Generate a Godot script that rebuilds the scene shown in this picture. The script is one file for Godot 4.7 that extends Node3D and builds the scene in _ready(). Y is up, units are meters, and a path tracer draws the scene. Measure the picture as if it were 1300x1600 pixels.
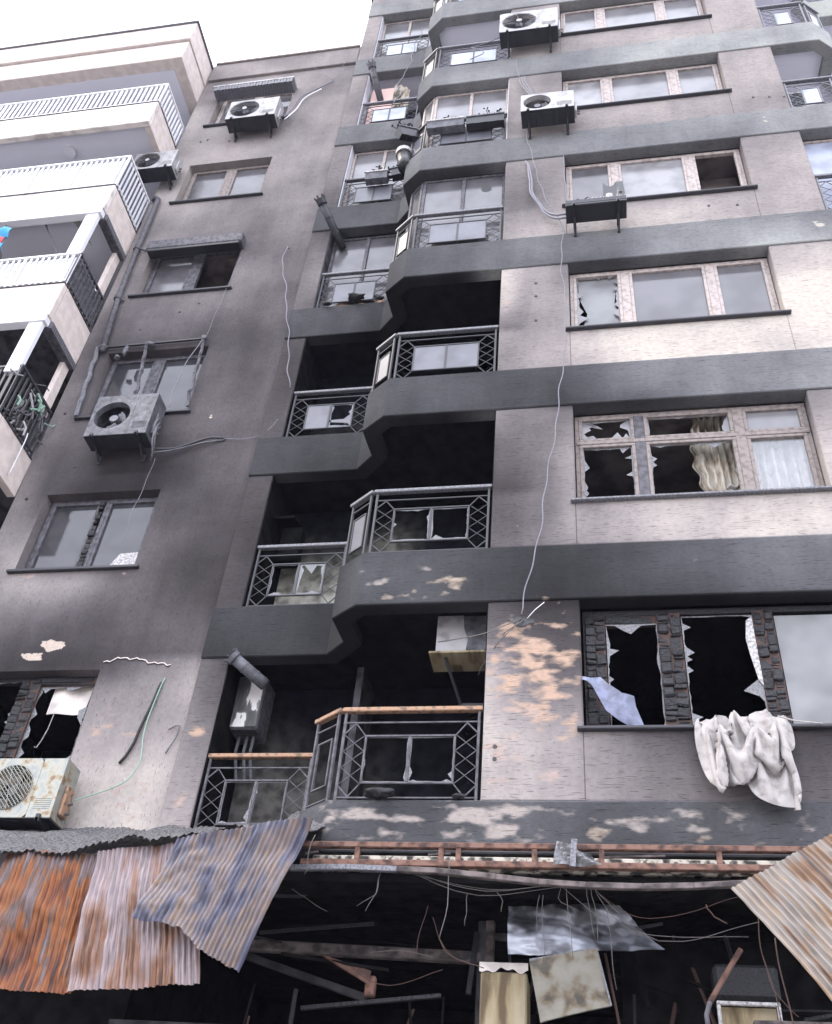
extends Node3D
# A burnt apartment building seen steeply from the street. x runs along the facade, y is up, z comes out towards the street.

const FLOOR := 3.0           # storey height
const FIRST := 7.96          # underside of the first floor band
const BAND := 0.74           # height of a floor band
const ALBEDO_SCALE := 0.92          # even scale on plain base colours, set to suit the exposure
const MAP_R := Rect2(-4.2, 4.4, 12.4, 24.0)
const MAP_L := Rect2(-11.0, 4.4, 7.6, 21.0)

var used := {}
var M := {}
var rng := RandomNumberGenerator.new()

# ------------------------------------------------------------------ mesh builder
class Geo:
	var v := PackedVector3Array()
	var n := PackedVector3Array()
	var uv := PackedVector2Array()
	var uv2 := PackedVector2Array()
	var c := PackedColorArray()
	var col := Color.WHITE
	var xf := Transform3D()
	var map := Rect2(-4.2, 4.4, 12.4, 24.0)
	func tri(a: Vector3, b: Vector3, d: Vector3, ta = null, tb = null, td = null) -> void:   # counter-clockwise seen from outside
		var nn := (b - a).cross(d - a)
		if nn.length_squared() < 1e-16:
			return
		nn = nn.normalized()
		var an := nn.abs()
		var pts := [a, d, b]
		var given := [ta, td, tb]
		for i in 3:
			var p: Vector3 = pts[i]
			var t: Vector2
			var w: Vector2
			if an.x >= an.y and an.x >= an.z:
				t = Vector2(p.z, p.y); w = Vector2(p.x + p.z * 0.5, p.y)
			elif an.y >= an.z:
				t = Vector2(p.x, p.z); w = Vector2(p.x, p.y + p.z * 0.3)
			else:
				t = Vector2(p.x, p.y); w = Vector2(p.x, p.y)
			v.append(xf * p)
			n.append((xf.basis * nn).normalized())
			uv.append(t if given[i] == null else given[i])
			uv2.append(Vector2((w.x - map.position.x) / map.size.x, 1.0 - (w.y - map.position.y) / map.size.y))
			c.append(col)
	func quad(a: Vector3, b: Vector3, d: Vector3, e: Vector3, t = null) -> void:
		if t == null:
			tri(a, b, d); tri(a, d, e)
		else:
			tri(a, b, d, t[0], t[1], t[2]); tri(a, d, e, t[0], t[2], t[3])
	func box(lo: Vector3, hi: Vector3, bev := 0.0) -> void:
		if bev <= 0.0:
			var p := func(i: int, j: int, k: int) -> Vector3: return Vector3(hi.x if i else lo.x, hi.y if j else lo.y, hi.z if k else lo.z)
			quad(p.call(0, 0, 1), p.call(1, 0, 1), p.call(1, 1, 1), p.call(0, 1, 1))
			quad(p.call(1, 0, 0), p.call(0, 0, 0), p.call(0, 1, 0), p.call(1, 1, 0))
			quad(p.call(1, 0, 1), p.call(1, 0, 0), p.call(1, 1, 0), p.call(1, 1, 1))
			quad(p.call(0, 0, 0), p.call(0, 0, 1), p.call(0, 1, 1), p.call(0, 1, 0))
			quad(p.call(0, 1, 1), p.call(1, 1, 1), p.call(1, 1, 0), p.call(0, 1, 0))
			quad(p.call(0, 0, 0), p.call(1, 0, 0), p.call(1, 0, 1), p.call(0, 0, 1))
			return
		var ce := (lo + hi) / 2.0
		var h := (hi - lo) / 2.0
		bev = minf(bev, minf(h.x, minf(h.y, h.z)) * 0.9)
		# each corner has three points, one per face
		var cp := func(sx: float, sy: float, sz: float, ax: int) -> Vector3:
			var q := Vector3(h.x - bev, h.y - bev, h.z - bev)
			q[ax] = h[ax]
			return ce + Vector3(q.x * sx, q.y * sy, q.z * sz)
		for ax in 3:
			var u := (ax + 1) % 3
			var w := (ax + 2) % 3
			for s in [-1.0, 1.0]:
				var ps := []
				for t in [[-1.0, -1.0], [1.0, -1.0], [1.0, 1.0], [-1.0, 1.0]]:
					var sg := Vector3.ZERO
					sg[ax] = s; sg[u] = t[0]; sg[w] = t[1]
					ps.append(cp.call(sg.x, sg.y, sg.z, ax))
				if s > 0: quad(ps[0], ps[1], ps[2], ps[3])
				else: quad(ps[3], ps[2], ps[1], ps[0])
			# edges along ax
			for su in [-1.0, 1.0]:
				for sw in [-1.0, 1.0]:
					var g0 := Vector3.ZERO
					g0[ax] = -1.0; g0[u] = su; g0[w] = sw
					var g1 := g0
					g1[ax] = 1.0
					var a: Vector3 = cp.call(g0.x, g0.y, g0.z, u)
					var b: Vector3 = cp.call(g1.x, g1.y, g1.z, u)
					var d: Vector3 = cp.call(g1.x, g1.y, g1.z, w)
					var e: Vector3 = cp.call(g0.x, g0.y, g0.z, w)
					var out := Vector3.ZERO
					out[u] = su; out[w] = sw
					if (b - a).cross(d - a).dot(out) > 0: quad(a, b, d, e)
					else: quad(e, d, b, a)
		for sx in [-1.0, 1.0]:
			for sy in [-1.0, 1.0]:
				for sz in [-1.0, 1.0]:
					var a: Vector3 = cp.call(sx, sy, sz, 0)
					var b: Vector3 = cp.call(sx, sy, sz, 1)
					var d: Vector3 = cp.call(sx, sy, sz, 2)
					if (b - a).cross(d - a).dot(Vector3(sx, sy, sz)) > 0: tri(a, b, d)
					else: tri(a, d, b)
	func bar(a: Vector3, b: Vector3, w: float, h := -1.0, up := Vector3.UP) -> void:   # a bar of w across and h along up
		if h < 0: h = w
		var d := (b - a)
		var len := d.length()
		if len < 1e-5: return
		d /= len
		if absf(d.dot(up)) > 0.98: up = Vector3(0, 0, 1)
		var s := d.cross(up).normalized()
		var t := s.cross(d)
		var old := xf
		xf = old * Transform3D(Basis(d, t, s), a)
		box(Vector3(0, -h / 2, -w / 2), Vector3(len, h / 2, w / 2), minf(w, h) * 0.12)
		xf = old
	func tube(pts: Array, r: float, sides := 6, caps := true) -> void:
		var rings := []
		for i in pts.size():
			var d: Vector3 = (pts[mini(i + 1, pts.size() - 1)] - pts[maxi(i - 1, 0)]).normalized()
			var up := Vector3(0, 0, 1) if absf(d.z) < 0.9 else Vector3(0, 1, 0)
			var s := d.cross(up).normalized()
			var t := s.cross(d)
			var ring := []
			for k in sides:
				var an := TAU * k / sides
				ring.append(pts[i] + (s * cos(an) + t * sin(an)) * r)
			rings.append(ring)
		for i in pts.size() - 1:
			for k in sides:
				var k2 := (k + 1) % sides
				quad(rings[i][k], rings[i][k2], rings[i + 1][k2], rings[i + 1][k])
		if caps:
			for k in range(1, sides - 1):
				tri(rings[0][0], rings[0][k + 1], rings[0][k])
				tri(rings[-1][0], rings[-1][k], rings[-1][k + 1])
	func grid(nx: int, ny: int, f: Callable, both := 0.0) -> void:   # f(u, v) -> Vector3; uv runs 0..1; both: thickness of a back face
		var pts := []
		for j in ny + 1:
			var row := PackedVector3Array()
			for i in nx + 1: row.append(f.call(float(i) / nx, float(j) / ny))
			pts.append(row)
		for j in ny:
			for i in nx:
				var t := [Vector2(float(i) / nx, float(j) / ny), Vector2(float(i + 1) / nx, float(j) / ny), Vector2(float(i + 1) / nx, float(j + 1) / ny), Vector2(float(i) / nx, float(j + 1) / ny)]
				quad(pts[j][i], pts[j][i + 1], pts[j + 1][i + 1], pts[j + 1][i], t)
		if both > 0.0:
			var off := func(p: Vector3, i: int, j: int) -> Vector3:
				var du: Vector3 = pts[j][mini(i + 1, nx)] - pts[j][maxi(i - 1, 0)]
				var dv: Vector3 = pts[mini(j + 1, ny)][i] - pts[maxi(j - 1, 0)][i]
				return p - du.cross(dv).normalized() * both
			for j in ny:
				for i in nx:
					var t := [Vector2(float(i) / nx, float(j) / ny), Vector2(float(i) / nx, float(j + 1) / ny), Vector2(float(i + 1) / nx, float(j + 1) / ny), Vector2(float(i + 1) / nx, float(j) / ny)]
					quad(off.call(pts[j][i], i, j), off.call(pts[j + 1][i], i, j + 1), off.call(pts[j + 1][i + 1], i + 1, j + 1), off.call(pts[j][i + 1], i + 1, j), t)
	func outline(poly: PackedVector2Array, z0: float, z1: float) -> void:   # a flat shape in x, y with thickness
		var idx := Geometry2D.triangulate_polygon(poly)
		for i in range(0, idx.size(), 3):
			var a := poly[idx[i]]
			var b := poly[idx[i + 1]]
			var d := poly[idx[i + 2]]
			if (b - a).cross(d - a) < 0:
				var sw := b
				b = d
				d = sw
			tri(Vector3(a.x, a.y, z1), Vector3(b.x, b.y, z1), Vector3(d.x, d.y, z1))
			tri(Vector3(a.x, a.y, z0), Vector3(d.x, d.y, z0), Vector3(b.x, b.y, z0))
		var ccw := not Geometry2D.is_polygon_clockwise(poly)
		for i in poly.size():
			var a := poly[i]
			var b := poly[(i + 1) % poly.size()]
			if ccw: quad(Vector3(a.x, a.y, z1), Vector3(a.x, a.y, z0), Vector3(b.x, b.y, z0), Vector3(b.x, b.y, z1))
			else: quad(Vector3(b.x, b.y, z1), Vector3(b.x, b.y, z0), Vector3(a.x, a.y, z0), Vector3(a.x, a.y, z1))
	func mesh(smooth := false) -> ArrayMesh:
		var arr := []
		arr.resize(Mesh.ARRAY_MAX)
		var nn := n
		if smooth:
			var sums := {}
			for i in v.size():
				var k := v[i].snapped(Vector3.ONE * 0.0005)
				sums[k] = sums.get(k, Vector3.ZERO) + n[i]
			nn = PackedVector3Array()
			for i in v.size():
				var s: Vector3 = sums[v[i].snapped(Vector3.ONE * 0.0005)]
				nn.append(s.normalized() if s.length() > 0.01 else n[i])
		arr[Mesh.ARRAY_VERTEX] = v
		arr[Mesh.ARRAY_NORMAL] = nn
		arr[Mesh.ARRAY_TEX_UV] = uv
		arr[Mesh.ARRAY_TEX_UV2] = uv2
		arr[Mesh.ARRAY_COLOR] = c
		var m := ArrayMesh.new()
		m.add_surface_from_arrays(Mesh.PRIMITIVE_TRIANGLES, arr)
		return m

# ------------------------------------------------------------------ scene helpers
func own_name(called: String, parent: Node) -> String:
	var k := str(parent.get_instance_id()) + called
	var i: int = used.get(k, 0)
	used[k] = i + 1
	return called if i == 0 else "%s_%03d" % [called, i]

func obj(called: String, g: Geo, mat: Material, parent: Node = self, smooth := false) -> MeshInstance3D:
	var o := MeshInstance3D.new()
	o.name = own_name(called, parent)
	o.mesh = g.mesh(smooth)
	o.material_override = mat
	parent.add_child(o, true)
	return o

func node(called: String, parent: Node, at := Vector3.ZERO) -> Node3D:
	var o := Node3D.new()
	o.name = own_name(called, parent)
	o.position = at
	parent.add_child(o, true)
	return o

func tag(o: Node, label: String, category: String, group := "") -> Node:
	o.set_meta("label", label)
	o.set_meta("category", category)
	if group: o.set_meta("group", group)
	return o

func thing(called: String, at: Vector3, label: String, category: String, group := "") -> Node3D:
	return tag(node(called, self, at), label, category, group)

func geo(col := Color.WHITE) -> Geo:
	var g := Geo.new()
	g.col = col
	return g

func yb(k: int) -> float: return FIRST + (k - 1) * FLOOR
func yt(k: int) -> float: return yb(k) + BAND

# ------------------------------------------------------------------ materials
func mat(called: String, col: Color, rough := 0.8, metal := 0.0, spec := 0.5) -> StandardMaterial3D:   # col is linear
	var m := StandardMaterial3D.new()
	m.resource_name = called
	m.albedo_color = Color(col.r * ALBEDO_SCALE, col.g * ALBEDO_SCALE, col.b * ALBEDO_SCALE).linear_to_srgb()
	m.roughness = rough
	m.metallic = metal
	m.metallic_specular = spec
	M[called] = m
	return m

func gray(x: float) -> Color: return Color(x, x, x)

func noise_tex(size: int, freq: float, cols: Array, offs: Array, sd: int, octaves := 5, stretch := 1.0, type := FastNoiseLite.TYPE_SIMPLEX_SMOOTH) -> Texture2D:
	# a seamless picture of noise run through a ramp of linear colours
	var nz := FastNoiseLite.new()
	nz.seed = sd
	nz.noise_type = type
	nz.frequency = freq
	nz.fractal_octaves = octaves
	var im := nz.get_seamless_image(size, int(size / stretch))
	im.convert(Image.FORMAT_L8)
	im.resize(size, size, Image.INTERPOLATE_CUBIC)
	var src := im.get_data()
	var lut := PackedByteArray()
	var gr := Gradient.new()
	gr.offsets = PackedFloat32Array(offs)
	var pc := PackedColorArray()
	for q in cols: pc.append((q as Color).linear_to_srgb())
	gr.colors = pc
	for i in 256:
		var q := gr.sample(i / 255.0)
		lut.append(q.r8); lut.append(q.g8); lut.append(q.b8)
	var out := PackedByteArray()
	out.resize(src.size() * 3)
	for i in src.size():
		var s := src[i] * 3
		out[i * 3] = lut[s]; out[i * 3 + 1] = lut[s + 1]; out[i * 3 + 2] = lut[s + 2]
	return ImageTexture.create_from_image(Image.create_from_data(size, size, false, Image.FORMAT_RGB8, out))

func textured(m: StandardMaterial3D, t: Texture2D, per_metre: float, world := true, relief: Texture2D = null, depth := 0.5) -> StandardMaterial3D:
	m.albedo_texture = t
	if world:
		m.uv1_triplanar = true
		m.uv1_world_triplanar = true
	m.uv1_scale = Vector3.ONE * per_metre
	if relief:
		m.heightmap_enabled = true
		m.heightmap_texture = relief
		m.heightmap_scale = depth
	return m

func stucco(grooves: int, horizontal: bool, sd: int, lmin: int, lmax: int) -> Array:   # [colour tile, height tile] of scratched plaster, 1.5 m a side
	var s := 640
	var nz := FastNoiseLite.new()
	nz.seed = sd
	nz.frequency = 0.03
	nz.fractal_octaves = 5
	var base := nz.get_seamless_image(s, s)
	base.convert(Image.FORMAT_L8)
	nz.frequency = 0.22
	nz.fractal_octaves = 2
	var fine := nz.get_seamless_image(s, s)
	fine.convert(Image.FORMAT_L8)
	var b := base.get_data()
	var f := fine.get_data()
	var hgt := PackedByteArray()
	hgt.resize(s * s)
	var colr := PackedByteArray()
	colr.resize(s * s)
	for i in s * s:
		hgt[i] = int(150 + (f[i] - 128) * 0.22 + (b[i] - 128) * 0.2)
		colr[i] = clampi(int(238 + (b[i] - 128) * 0.08 + (f[i] - 128) * 0.12), 0, 255)
	var r := RandomNumberGenerator.new()
	r.seed = sd
	for k in grooves:
		var x := r.randf() * s
		var y := r.randf() * s
		var len := int(lmin + pow(r.randf(), 2.0) * lmax)
		var dr := r.randf_range(-0.16, 0.16)
		var deep := r.randf_range(0.3, 1.0)
		var thick := 1 + int(r.randf() * 2.3)
		for q in len:
			var xx := posmod(int(x + (q if horizontal else dr * q)), s)
			var edge := sin(PI * q / len)
			for t in thick:
				var yy := posmod(int(y + (dr * q if horizontal else float(q)) + (t if horizontal else 0)), s)
				var i := yy * s + posmod(xx + (0 if horizontal else t), s)
				hgt[i] = maxi(hgt[i] - int(90 * deep * edge), 0)
				colr[i] = maxi(colr[i] - int(88 * deep * edge), 60)
	return [ImageTexture.create_from_image(Image.create_from_data(s, s, false, Image.FORMAT_L8, colr)), ImageTexture.create_from_image(Image.create_from_data(s, s, false, Image.FORMAT_L8, hgt))]

# Soot, burnt-off patches, run marks and painted shade over a whole front, as a multiplier of the clean colour.
# rows: height, then how bright that stretch of wall looks (215 = clean wall) at each of the columns.
func soot_shade_map(area: Rect2, w: int, h: int, columns: Array, rows: Array, patches: Array, sd: int) -> Texture2D:
	var plumes_and_shade := patches.filter(func(p): return p[5] == 3)
	var lw := 96
	var lh := 1024
	var field := PackedByteArray()
	field.resize(lw * lh)
	var ri := 0
	for j in lh:
		var y := area.position.y + area.size.y * (1.0 - (j + 0.5) / lh)
		ri = 0
		while ri < rows.size() - 2 and y > rows[ri + 1][0]: ri += 1
		var lo: Array = rows[ri]
		var hi: Array = rows[ri + 1]
		var t := clampf((y - lo[0]) / (hi[0] - lo[0]), 0.0, 1.0)
		var ci := 0
		for i in lw:
			var x := area.position.x + area.size.x * (i + 0.5) / lw
			while ci < columns.size() - 2 and x > columns[ci + 1]: ci += 1
			var s := smoothstep(columns[ci], columns[ci + 1], x)
			var val := lerpf(lerpf(lo[ci + 1], lo[ci + 2], s), lerpf(hi[ci + 1], hi[ci + 2], s), t)
			for p in plumes_and_shade:      # smoke risen from an opening, and painted shade under a unit: a foot, then a fan that thins out upwards
				var dy: float = (y - p[1]) / p[3]
				if dy < -0.25 or dy > 2.2: continue
				var dx: float = (x - p[0]) / (p[2] * (1.0 + 0.35 * maxf(dy, 0.0)))
				if absf(dx) > 2.2: continue
				val *= 1.0 - p[4] * exp(-dx * dx * dx * dx) * smoothstep(-0.25, 0.02, dy) * exp(-maxf(dy, 0.0) * 1.3)
			field[j * lw + i] = int(val)
	var fi := Image.create_from_data(lw, lh, false, Image.FORMAT_L8, field)
	fi.resize(w, h, Image.INTERPOLATE_BILINEAR)
	var fd := fi.get_data()
	# patches
	var pw := 128
	var ph := int(128 * area.size.y / area.size.x)
	var layers := []
	for kind in 3:
		var pd := PackedByteArray()
		pd.resize(pw * ph)
		for p in patches:
			if p[5] != kind: continue
			var x0 := int((p[0] - p[2] * 2.2 - area.position.x) / area.size.x * pw)
			var x1 := int((p[0] + p[2] * 2.2 - area.position.x) / area.size.x * pw)
			var y0 := int((1.0 - (p[1] + p[3] * 2.2 - area.position.y) / area.size.y) * ph)
			var y1 := int((1.0 - (p[1] - p[3] * 2.2 - area.position.y) / area.size.y) * ph)
			for j in range(maxi(y0, 0), mini(y1 + 1, ph)):
				for i in range(maxi(x0, 0), mini(x1 + 1, pw)):
					var dx: float = (area.position.x + area.size.x * (i + 0.5) / pw - p[0]) / p[2]
					var dy: float = (area.position.y + area.size.y * (1.0 - (j + 0.5) / ph) - p[1]) / p[3]
					var q: float = p[4] * exp(-dx * dx - dy * dy)
					pd[j * pw + i] = maxi(pd[j * pw + i], int(255 * q))
		var pi := Image.create_from_data(pw, ph, false, Image.FORMAT_L8, pd)
		pi.resize(w, h, Image.INTERPOLATE_BILINEAR)
		layers.append(pi.get_data())
	var noise := func(freq: float, oct: int, sx: int, sy: int, k: int) -> PackedByteArray:
		var nz := FastNoiseLite.new()
		nz.seed = sd + k
		nz.frequency = freq
		nz.fractal_octaves = oct
		var im := nz.get_image(w / sx, h / sy)
		im.convert(Image.FORMAT_L8)
		if sx > 1 or sy > 1: im.resize(w, h, Image.INTERPOLATE_CUBIC)
		return im.get_data()
	var cloud: PackedByteArray = noise.call(0.0042, 6, 1, 1, 1)
	var flake: PackedByteArray = noise.call(0.06, 6, 2, 1, 2)
	var streak: PackedByteArray = noise.call(0.03, 3, 1, 8, 3)
	var lin := PackedFloat32Array()
	for i in 256: lin.append(pow(i / 215.0, 2.2) * lerpf(0.92, 1.0, smoothstep(60.0, 165.0, i)))
	var enc := PackedByteArray()
	for i in 1024: enc.append(clampi(int(255 * pow(i / 1023.0, 1 / 2.2)), 0, 255))
	var out := PackedByteArray()
	out.resize(w * h * 3)
	var p0: PackedByteArray = layers[0]
	var p1: PackedByteArray = layers[1]
	var p2: PackedByteArray = layers[2]
	var peel := [Color(0.80, 0.50, 0.34), Color(0.82, 0.72, 0.70), Color(1.0, 0.92, 0.88)]
	for i in w * h:
		var f := fd[i]
		var wob := (cloud[i] - 128) * 0.30 + (streak[i] - 128) * 0.06 + (flake[i] - 128) * 0.03
		var t: float = lin[clampi(int(f + wob * (0.35 + f * 0.003)), 8, 255)]
		var r := t
		var g := t * (0.972 + 0.028 * t)
		var b := t * (1.0 + 0.19 * (1.0 - t))
		var fl := 255 - flake[i]
		if p0[i] > 20 and fl < p0[i]:
			var q := minf(1.0, 0.12 + (p0[i] - fl) * 0.014)
			r = lerpf(r, 0.86, q); g = lerpf(g, 0.68, q); b = lerpf(b, 0.58, q)
		if p1[i] > 20 and fl < p1[i]:
			var q := minf(1.0, (p1[i] - fl) * 0.016)
			r = lerpf(r, 0.78, q); g = lerpf(g, 0.67, q); b = lerpf(b, 0.675, q)
		if p2[i] > 20 and fl < p2[i]:
			r = 1.0; g = 0.93; b = 0.9
		out[i * 3] = enc[mini(int(r * 1023), 1023)]
		out[i * 3 + 1] = enc[mini(int(g * 1023), 1023)]
		out[i * 3 + 2] = enc[mini(int(b * 1023), 1023)]
	return ImageTexture.create_from_image(Image.create_from_data(w, h, false, Image.FORMAT_RGB8, out))

func sooty(called: String, tile: Array, map: Texture2D) -> StandardMaterial3D:
	var m := StandardMaterial3D.new()
	m.resource_name = called
	m.vertex_color_use_as_albedo = true
	m.albedo_texture = tile[0]
	m.uv1_scale = Vector3(1 / 1.5, 1 / 1.5, 1)
	m.heightmap_enabled = true
	m.heightmap_texture = tile[1]
	m.heightmap_scale = 0.7
	m.roughness = 0.9
	m.metallic_specular = 0.3
	m.detail_enabled = true
	m.detail_albedo = map
	m.detail_blend_mode = BaseMaterial3D.BLEND_MODE_MUL
	m.detail_uv_layer = BaseMaterial3D.DETAIL_UV_2
	M[called] = m
	return m

func make_materials() -> void:
	var cx := [-3.55, -3.2, -2.0, -1.45, -0.7, 0.0, 0.5, 0.96, 1.8, 2.8, 3.75, 4.7, 6.0, 8.0]
	var rows := [
		[4.4, 80, 80, 80, 90, 100, 110, 95, 90, 95, 90, 95, 90, 90, 90],
		[5.0, 120, 110, 90, 95, 110, 120, 100, 95, 110, 105, 100, 95, 90, 90],
		[5.68, 120, 95, 90, 110, 100, 100, 110, 100, 95, 100, 105, 95, 90, 90],
		[5.72, 180, 165, 60, 60, 60, 184, 178, 166, 118, 108, 108, 110, 110, 110],
		[6.4, 172, 158, 60, 60, 60, 172, 158, 150, 88, 80, 78, 90, 95, 100],
		[7.0, 160, 132, 55, 55, 55, 158, 128, 116, 80, 80, 80, 90, 95, 100],
		[7.94, 120, 85, 50, 50, 50, 88, 72, 66, 52, 50, 55, 80, 95, 100],
		[7.98, 64, 62, 62, 84, 80, 72, 68, 74, 90, 104, 112, 118, 125, 130],
		[8.68, 66, 64, 64, 88, 76, 68, 66, 74, 96, 112, 122, 122, 125, 130],
		[8.72, 72, 66, 50, 50, 50, 102, 118, 150, 196, 196, 190, 190, 190, 190],
		[9.3, 72, 70, 50, 50, 50, 92, 104, 150, 200, 192, 190, 190, 190, 190],
		[10.0, 76, 72, 50, 50, 50, 100, 112, 150, 150, 150, 170, 180, 180, 180],
		[10.94, 76, 74, 50, 50, 50, 162, 150, 140, 120, 120, 130, 170, 180, 180],
		[10.98, 68, 66, 68, 74, 82, 86, 96, 108, 128, 140, 144, 146, 148, 150],
		[11.68, 70, 68, 70, 76, 80, 84, 92, 106, 130, 142, 146, 150, 150, 152],
		[11.72, 80, 78, 50, 50, 50, 145, 165, 192, 218, 218, 214, 208, 200, 200],
		[12.4, 82, 80, 50, 50, 50, 168, 160, 185, 214, 212, 208, 205, 200, 200],
		[13.2, 84, 82, 50, 50, 50, 190, 160, 165, 180, 180, 190, 195, 195, 195],
		[13.94, 86, 84, 50, 50, 50, 208, 165, 145, 120, 120, 150, 180, 190, 190],
		[13.98, 84, 82, 82, 91, 103, 112, 118, 125, 133, 144, 165, 167, 167, 171],
		[14.68, 86, 84, 84, 93, 103, 110, 116, 122, 131, 142, 148, 150, 153, 159],
		[14.72, 100, 95, 80, 80, 80, 150, 158, 166, 172, 176, 180, 184, 184, 184],
		[15.7, 111, 130, 74, 74, 74, 146, 148, 152, 156, 159, 163, 169, 169, 169],
		[16.94, 113, 109, 83, 83, 83, 152, 152, 152, 152, 156, 161, 169, 171, 171],
		[16.98, 109, 107, 112, 121, 131, 135, 140, 145, 152, 160, 164, 173, 186, 203],
		[17.68, 112, 109, 114, 124, 131, 135, 140, 145, 152, 160, 179, 181, 190, 207],
		[17.72, 122, 120, 120, 130, 139, 152, 154, 156, 159, 163, 169, 172, 176, 176],
		[19.94, 139, 137, 130, 139, 148, 156, 158, 158, 159, 163, 169, 172, 176, 176],
		[19.98, 129, 129, 135, 142, 146, 152, 154, 159, 164, 169, 179, 191, 208, 245],
		[20.68, 132, 132, 137, 144, 150, 154, 156, 159, 164, 171, 181, 196, 216, 251],
		[20.72, 145, 141, 139, 148, 153, 159, 161, 161, 163, 167, 172, 178, 182, 186],
		[22.94, 158, 156, 148, 153, 158, 161, 163, 163, 165, 169, 174, 180, 186, 190],
		[22.98, 144, 144, 146, 152, 156, 159, 162, 164, 169, 177, 186, 208, 233, 260],
		[23.68, 146, 146, 150, 154, 159, 162, 164, 167, 171, 179, 189, 214, 239, 260],
		[23.72, 159, 158, 158, 159, 161, 163, 165, 165, 167, 171, 176, 182, 186, 190],
		[28.4, 185, 182, 180, 180, 182, 184, 186, 186, 188, 190, 196, 200, 205, 210],
	]
	var patches := [   # x, y, half width, half height, strength, kind (0 bare plaster, 1 pale patch, mostly soot burnt off, 2 white chip)
		[0.50, 7.1, 0.62, 0.8, 0.74, 0], [0.6, 7.45, 0.4, 0.3, 0.62, 0], [0.35, 7.6, 0.4, 0.2, 0.60, 0], [0.62, 6.85, 0.34, 0.5, 0.57, 0], [0.3, 6.6, 0.4, 0.3, 0.5, 1], [0.85, 6.5, 0.14, 0.5, 0.62, 0], [0.25, 6.9, 0.3, 0.3, 0.55, 0], [0.2, 6.3, 0.35, 0.5, 0.56, 1], [0.6, 6.0, 0.35, 0.3, 0.52, 1], [0.1, 5.9, 0.2, 0.2, 0.55, 1],
		[1.5, 6.32, 0.7, 0.07, 0.55, 0], [2.6, 5.85, 0.8, 0.1, 0.45, 1],
		[-0.45, 8.2, 0.34, 0.24, 0.56, 0], [-1.1, 8.15, 0.34, 0.16, 0.55, 0], [-0.8, 8.08, 0.7, 0.10, 0.55, 0], [0.55, 8.02, 0.1, 0.12, 0.6, 0], [-1.3, 8.3, 0.3, 0.22, 0.54, 1], [-0.6, 8.35, 0.6, 0.2, 0.42, 1],
		[-0.95, 5.52, 0.6, 0.2, 0.72, 1], [0.05, 5.5, 0.7, 0.2, 0.78, 1], [1.6, 5.5, 0.9, 0.2, 0.56, 1], [3.2, 5.5, 1.0, 0.2, 0.5, 1], [2.2, 5.35, 0.8, 0.1, 0.5, 0], [0.4, 5.58, 0.4, 0.1, 0.7, 1], [-1.38, 5.55, 0.2, 0.25, 0.62, 1], [0.9, 5.62, 0.35, 0.08, 0.6, 1], [1.1, 5.4, 0.4, 0.14, 0.46, 0], [1.9, 5.6, 0.7, 0.12, 0.52, 1], [-0.3, 5.33, 1.2, 0.06, 0.58, 1], [2.9, 5.45, 0.8, 0.1, 0.45, 1],  # pale mottling along the lowest band
		[-2.6, 5.6, 0.4, 0.08, 0.5, 0], [-3.4, 7.0, 0.16, 0.35, 0.58, 0], [-3.4, 6.2, 0.15, 0.5, 0.5, 1],
		[0.3, 9.05, 0.1, 0.05, 0.66, 2], [-2.75, 8.45, 0.05, 0.08, 0.55, 0], [-2.5, 8.1, 0.08, 0.04, 0.6, 0], [1.2, 9.15, 0.1, 0.25, 0.5, 1], [0.15, 13.75, 0.1, 0.2, 0.6, 1], [0.1, 13.1, 0.12, 0.3, 0.5, 1],
		[4.2, 17.4, 0.07, 0.2, 0.62, 2], [4.5, 17.45, 0.05, 0.17, 0.6, 2], [4.35, 20.4, 0.2, 0.04, 0.6, 2], [4.45, 14.3, 0.1, 0.2, 0.6, 2], [2.2, 8.35, 0.4, 0.1, 0.4, 1],
	]
	patches += [[2.3, 7.9, 1.5, 0.4, 0.22, 3], [1.5, 10.95, 0.9, 0.5, 0.28, 3], [1.35, 13.95, 0.5, 0.45, 0.22, 3], [0.15, 9.6, 0.35, 0.7, 0.3, 3], [0.1, 12.6, 0.25, 0.6, 0.22, 3], [0.2, 15.5, 0.3, 0.6, 0.12, 3], [3.4, 16.95, 0.5, 0.5, 0.12, 3]]
	var tr := stucco(620, true, 11, 14, 62)
	sooty("scratched_stucco", tr, soot_shade_map(MAP_R, 1060, 2048, cx, rows, patches, 5))
	var lx := [-11.0, -7.1, -6.6, -5.7, -4.85, -4.3, -3.9, -3.5]
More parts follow.
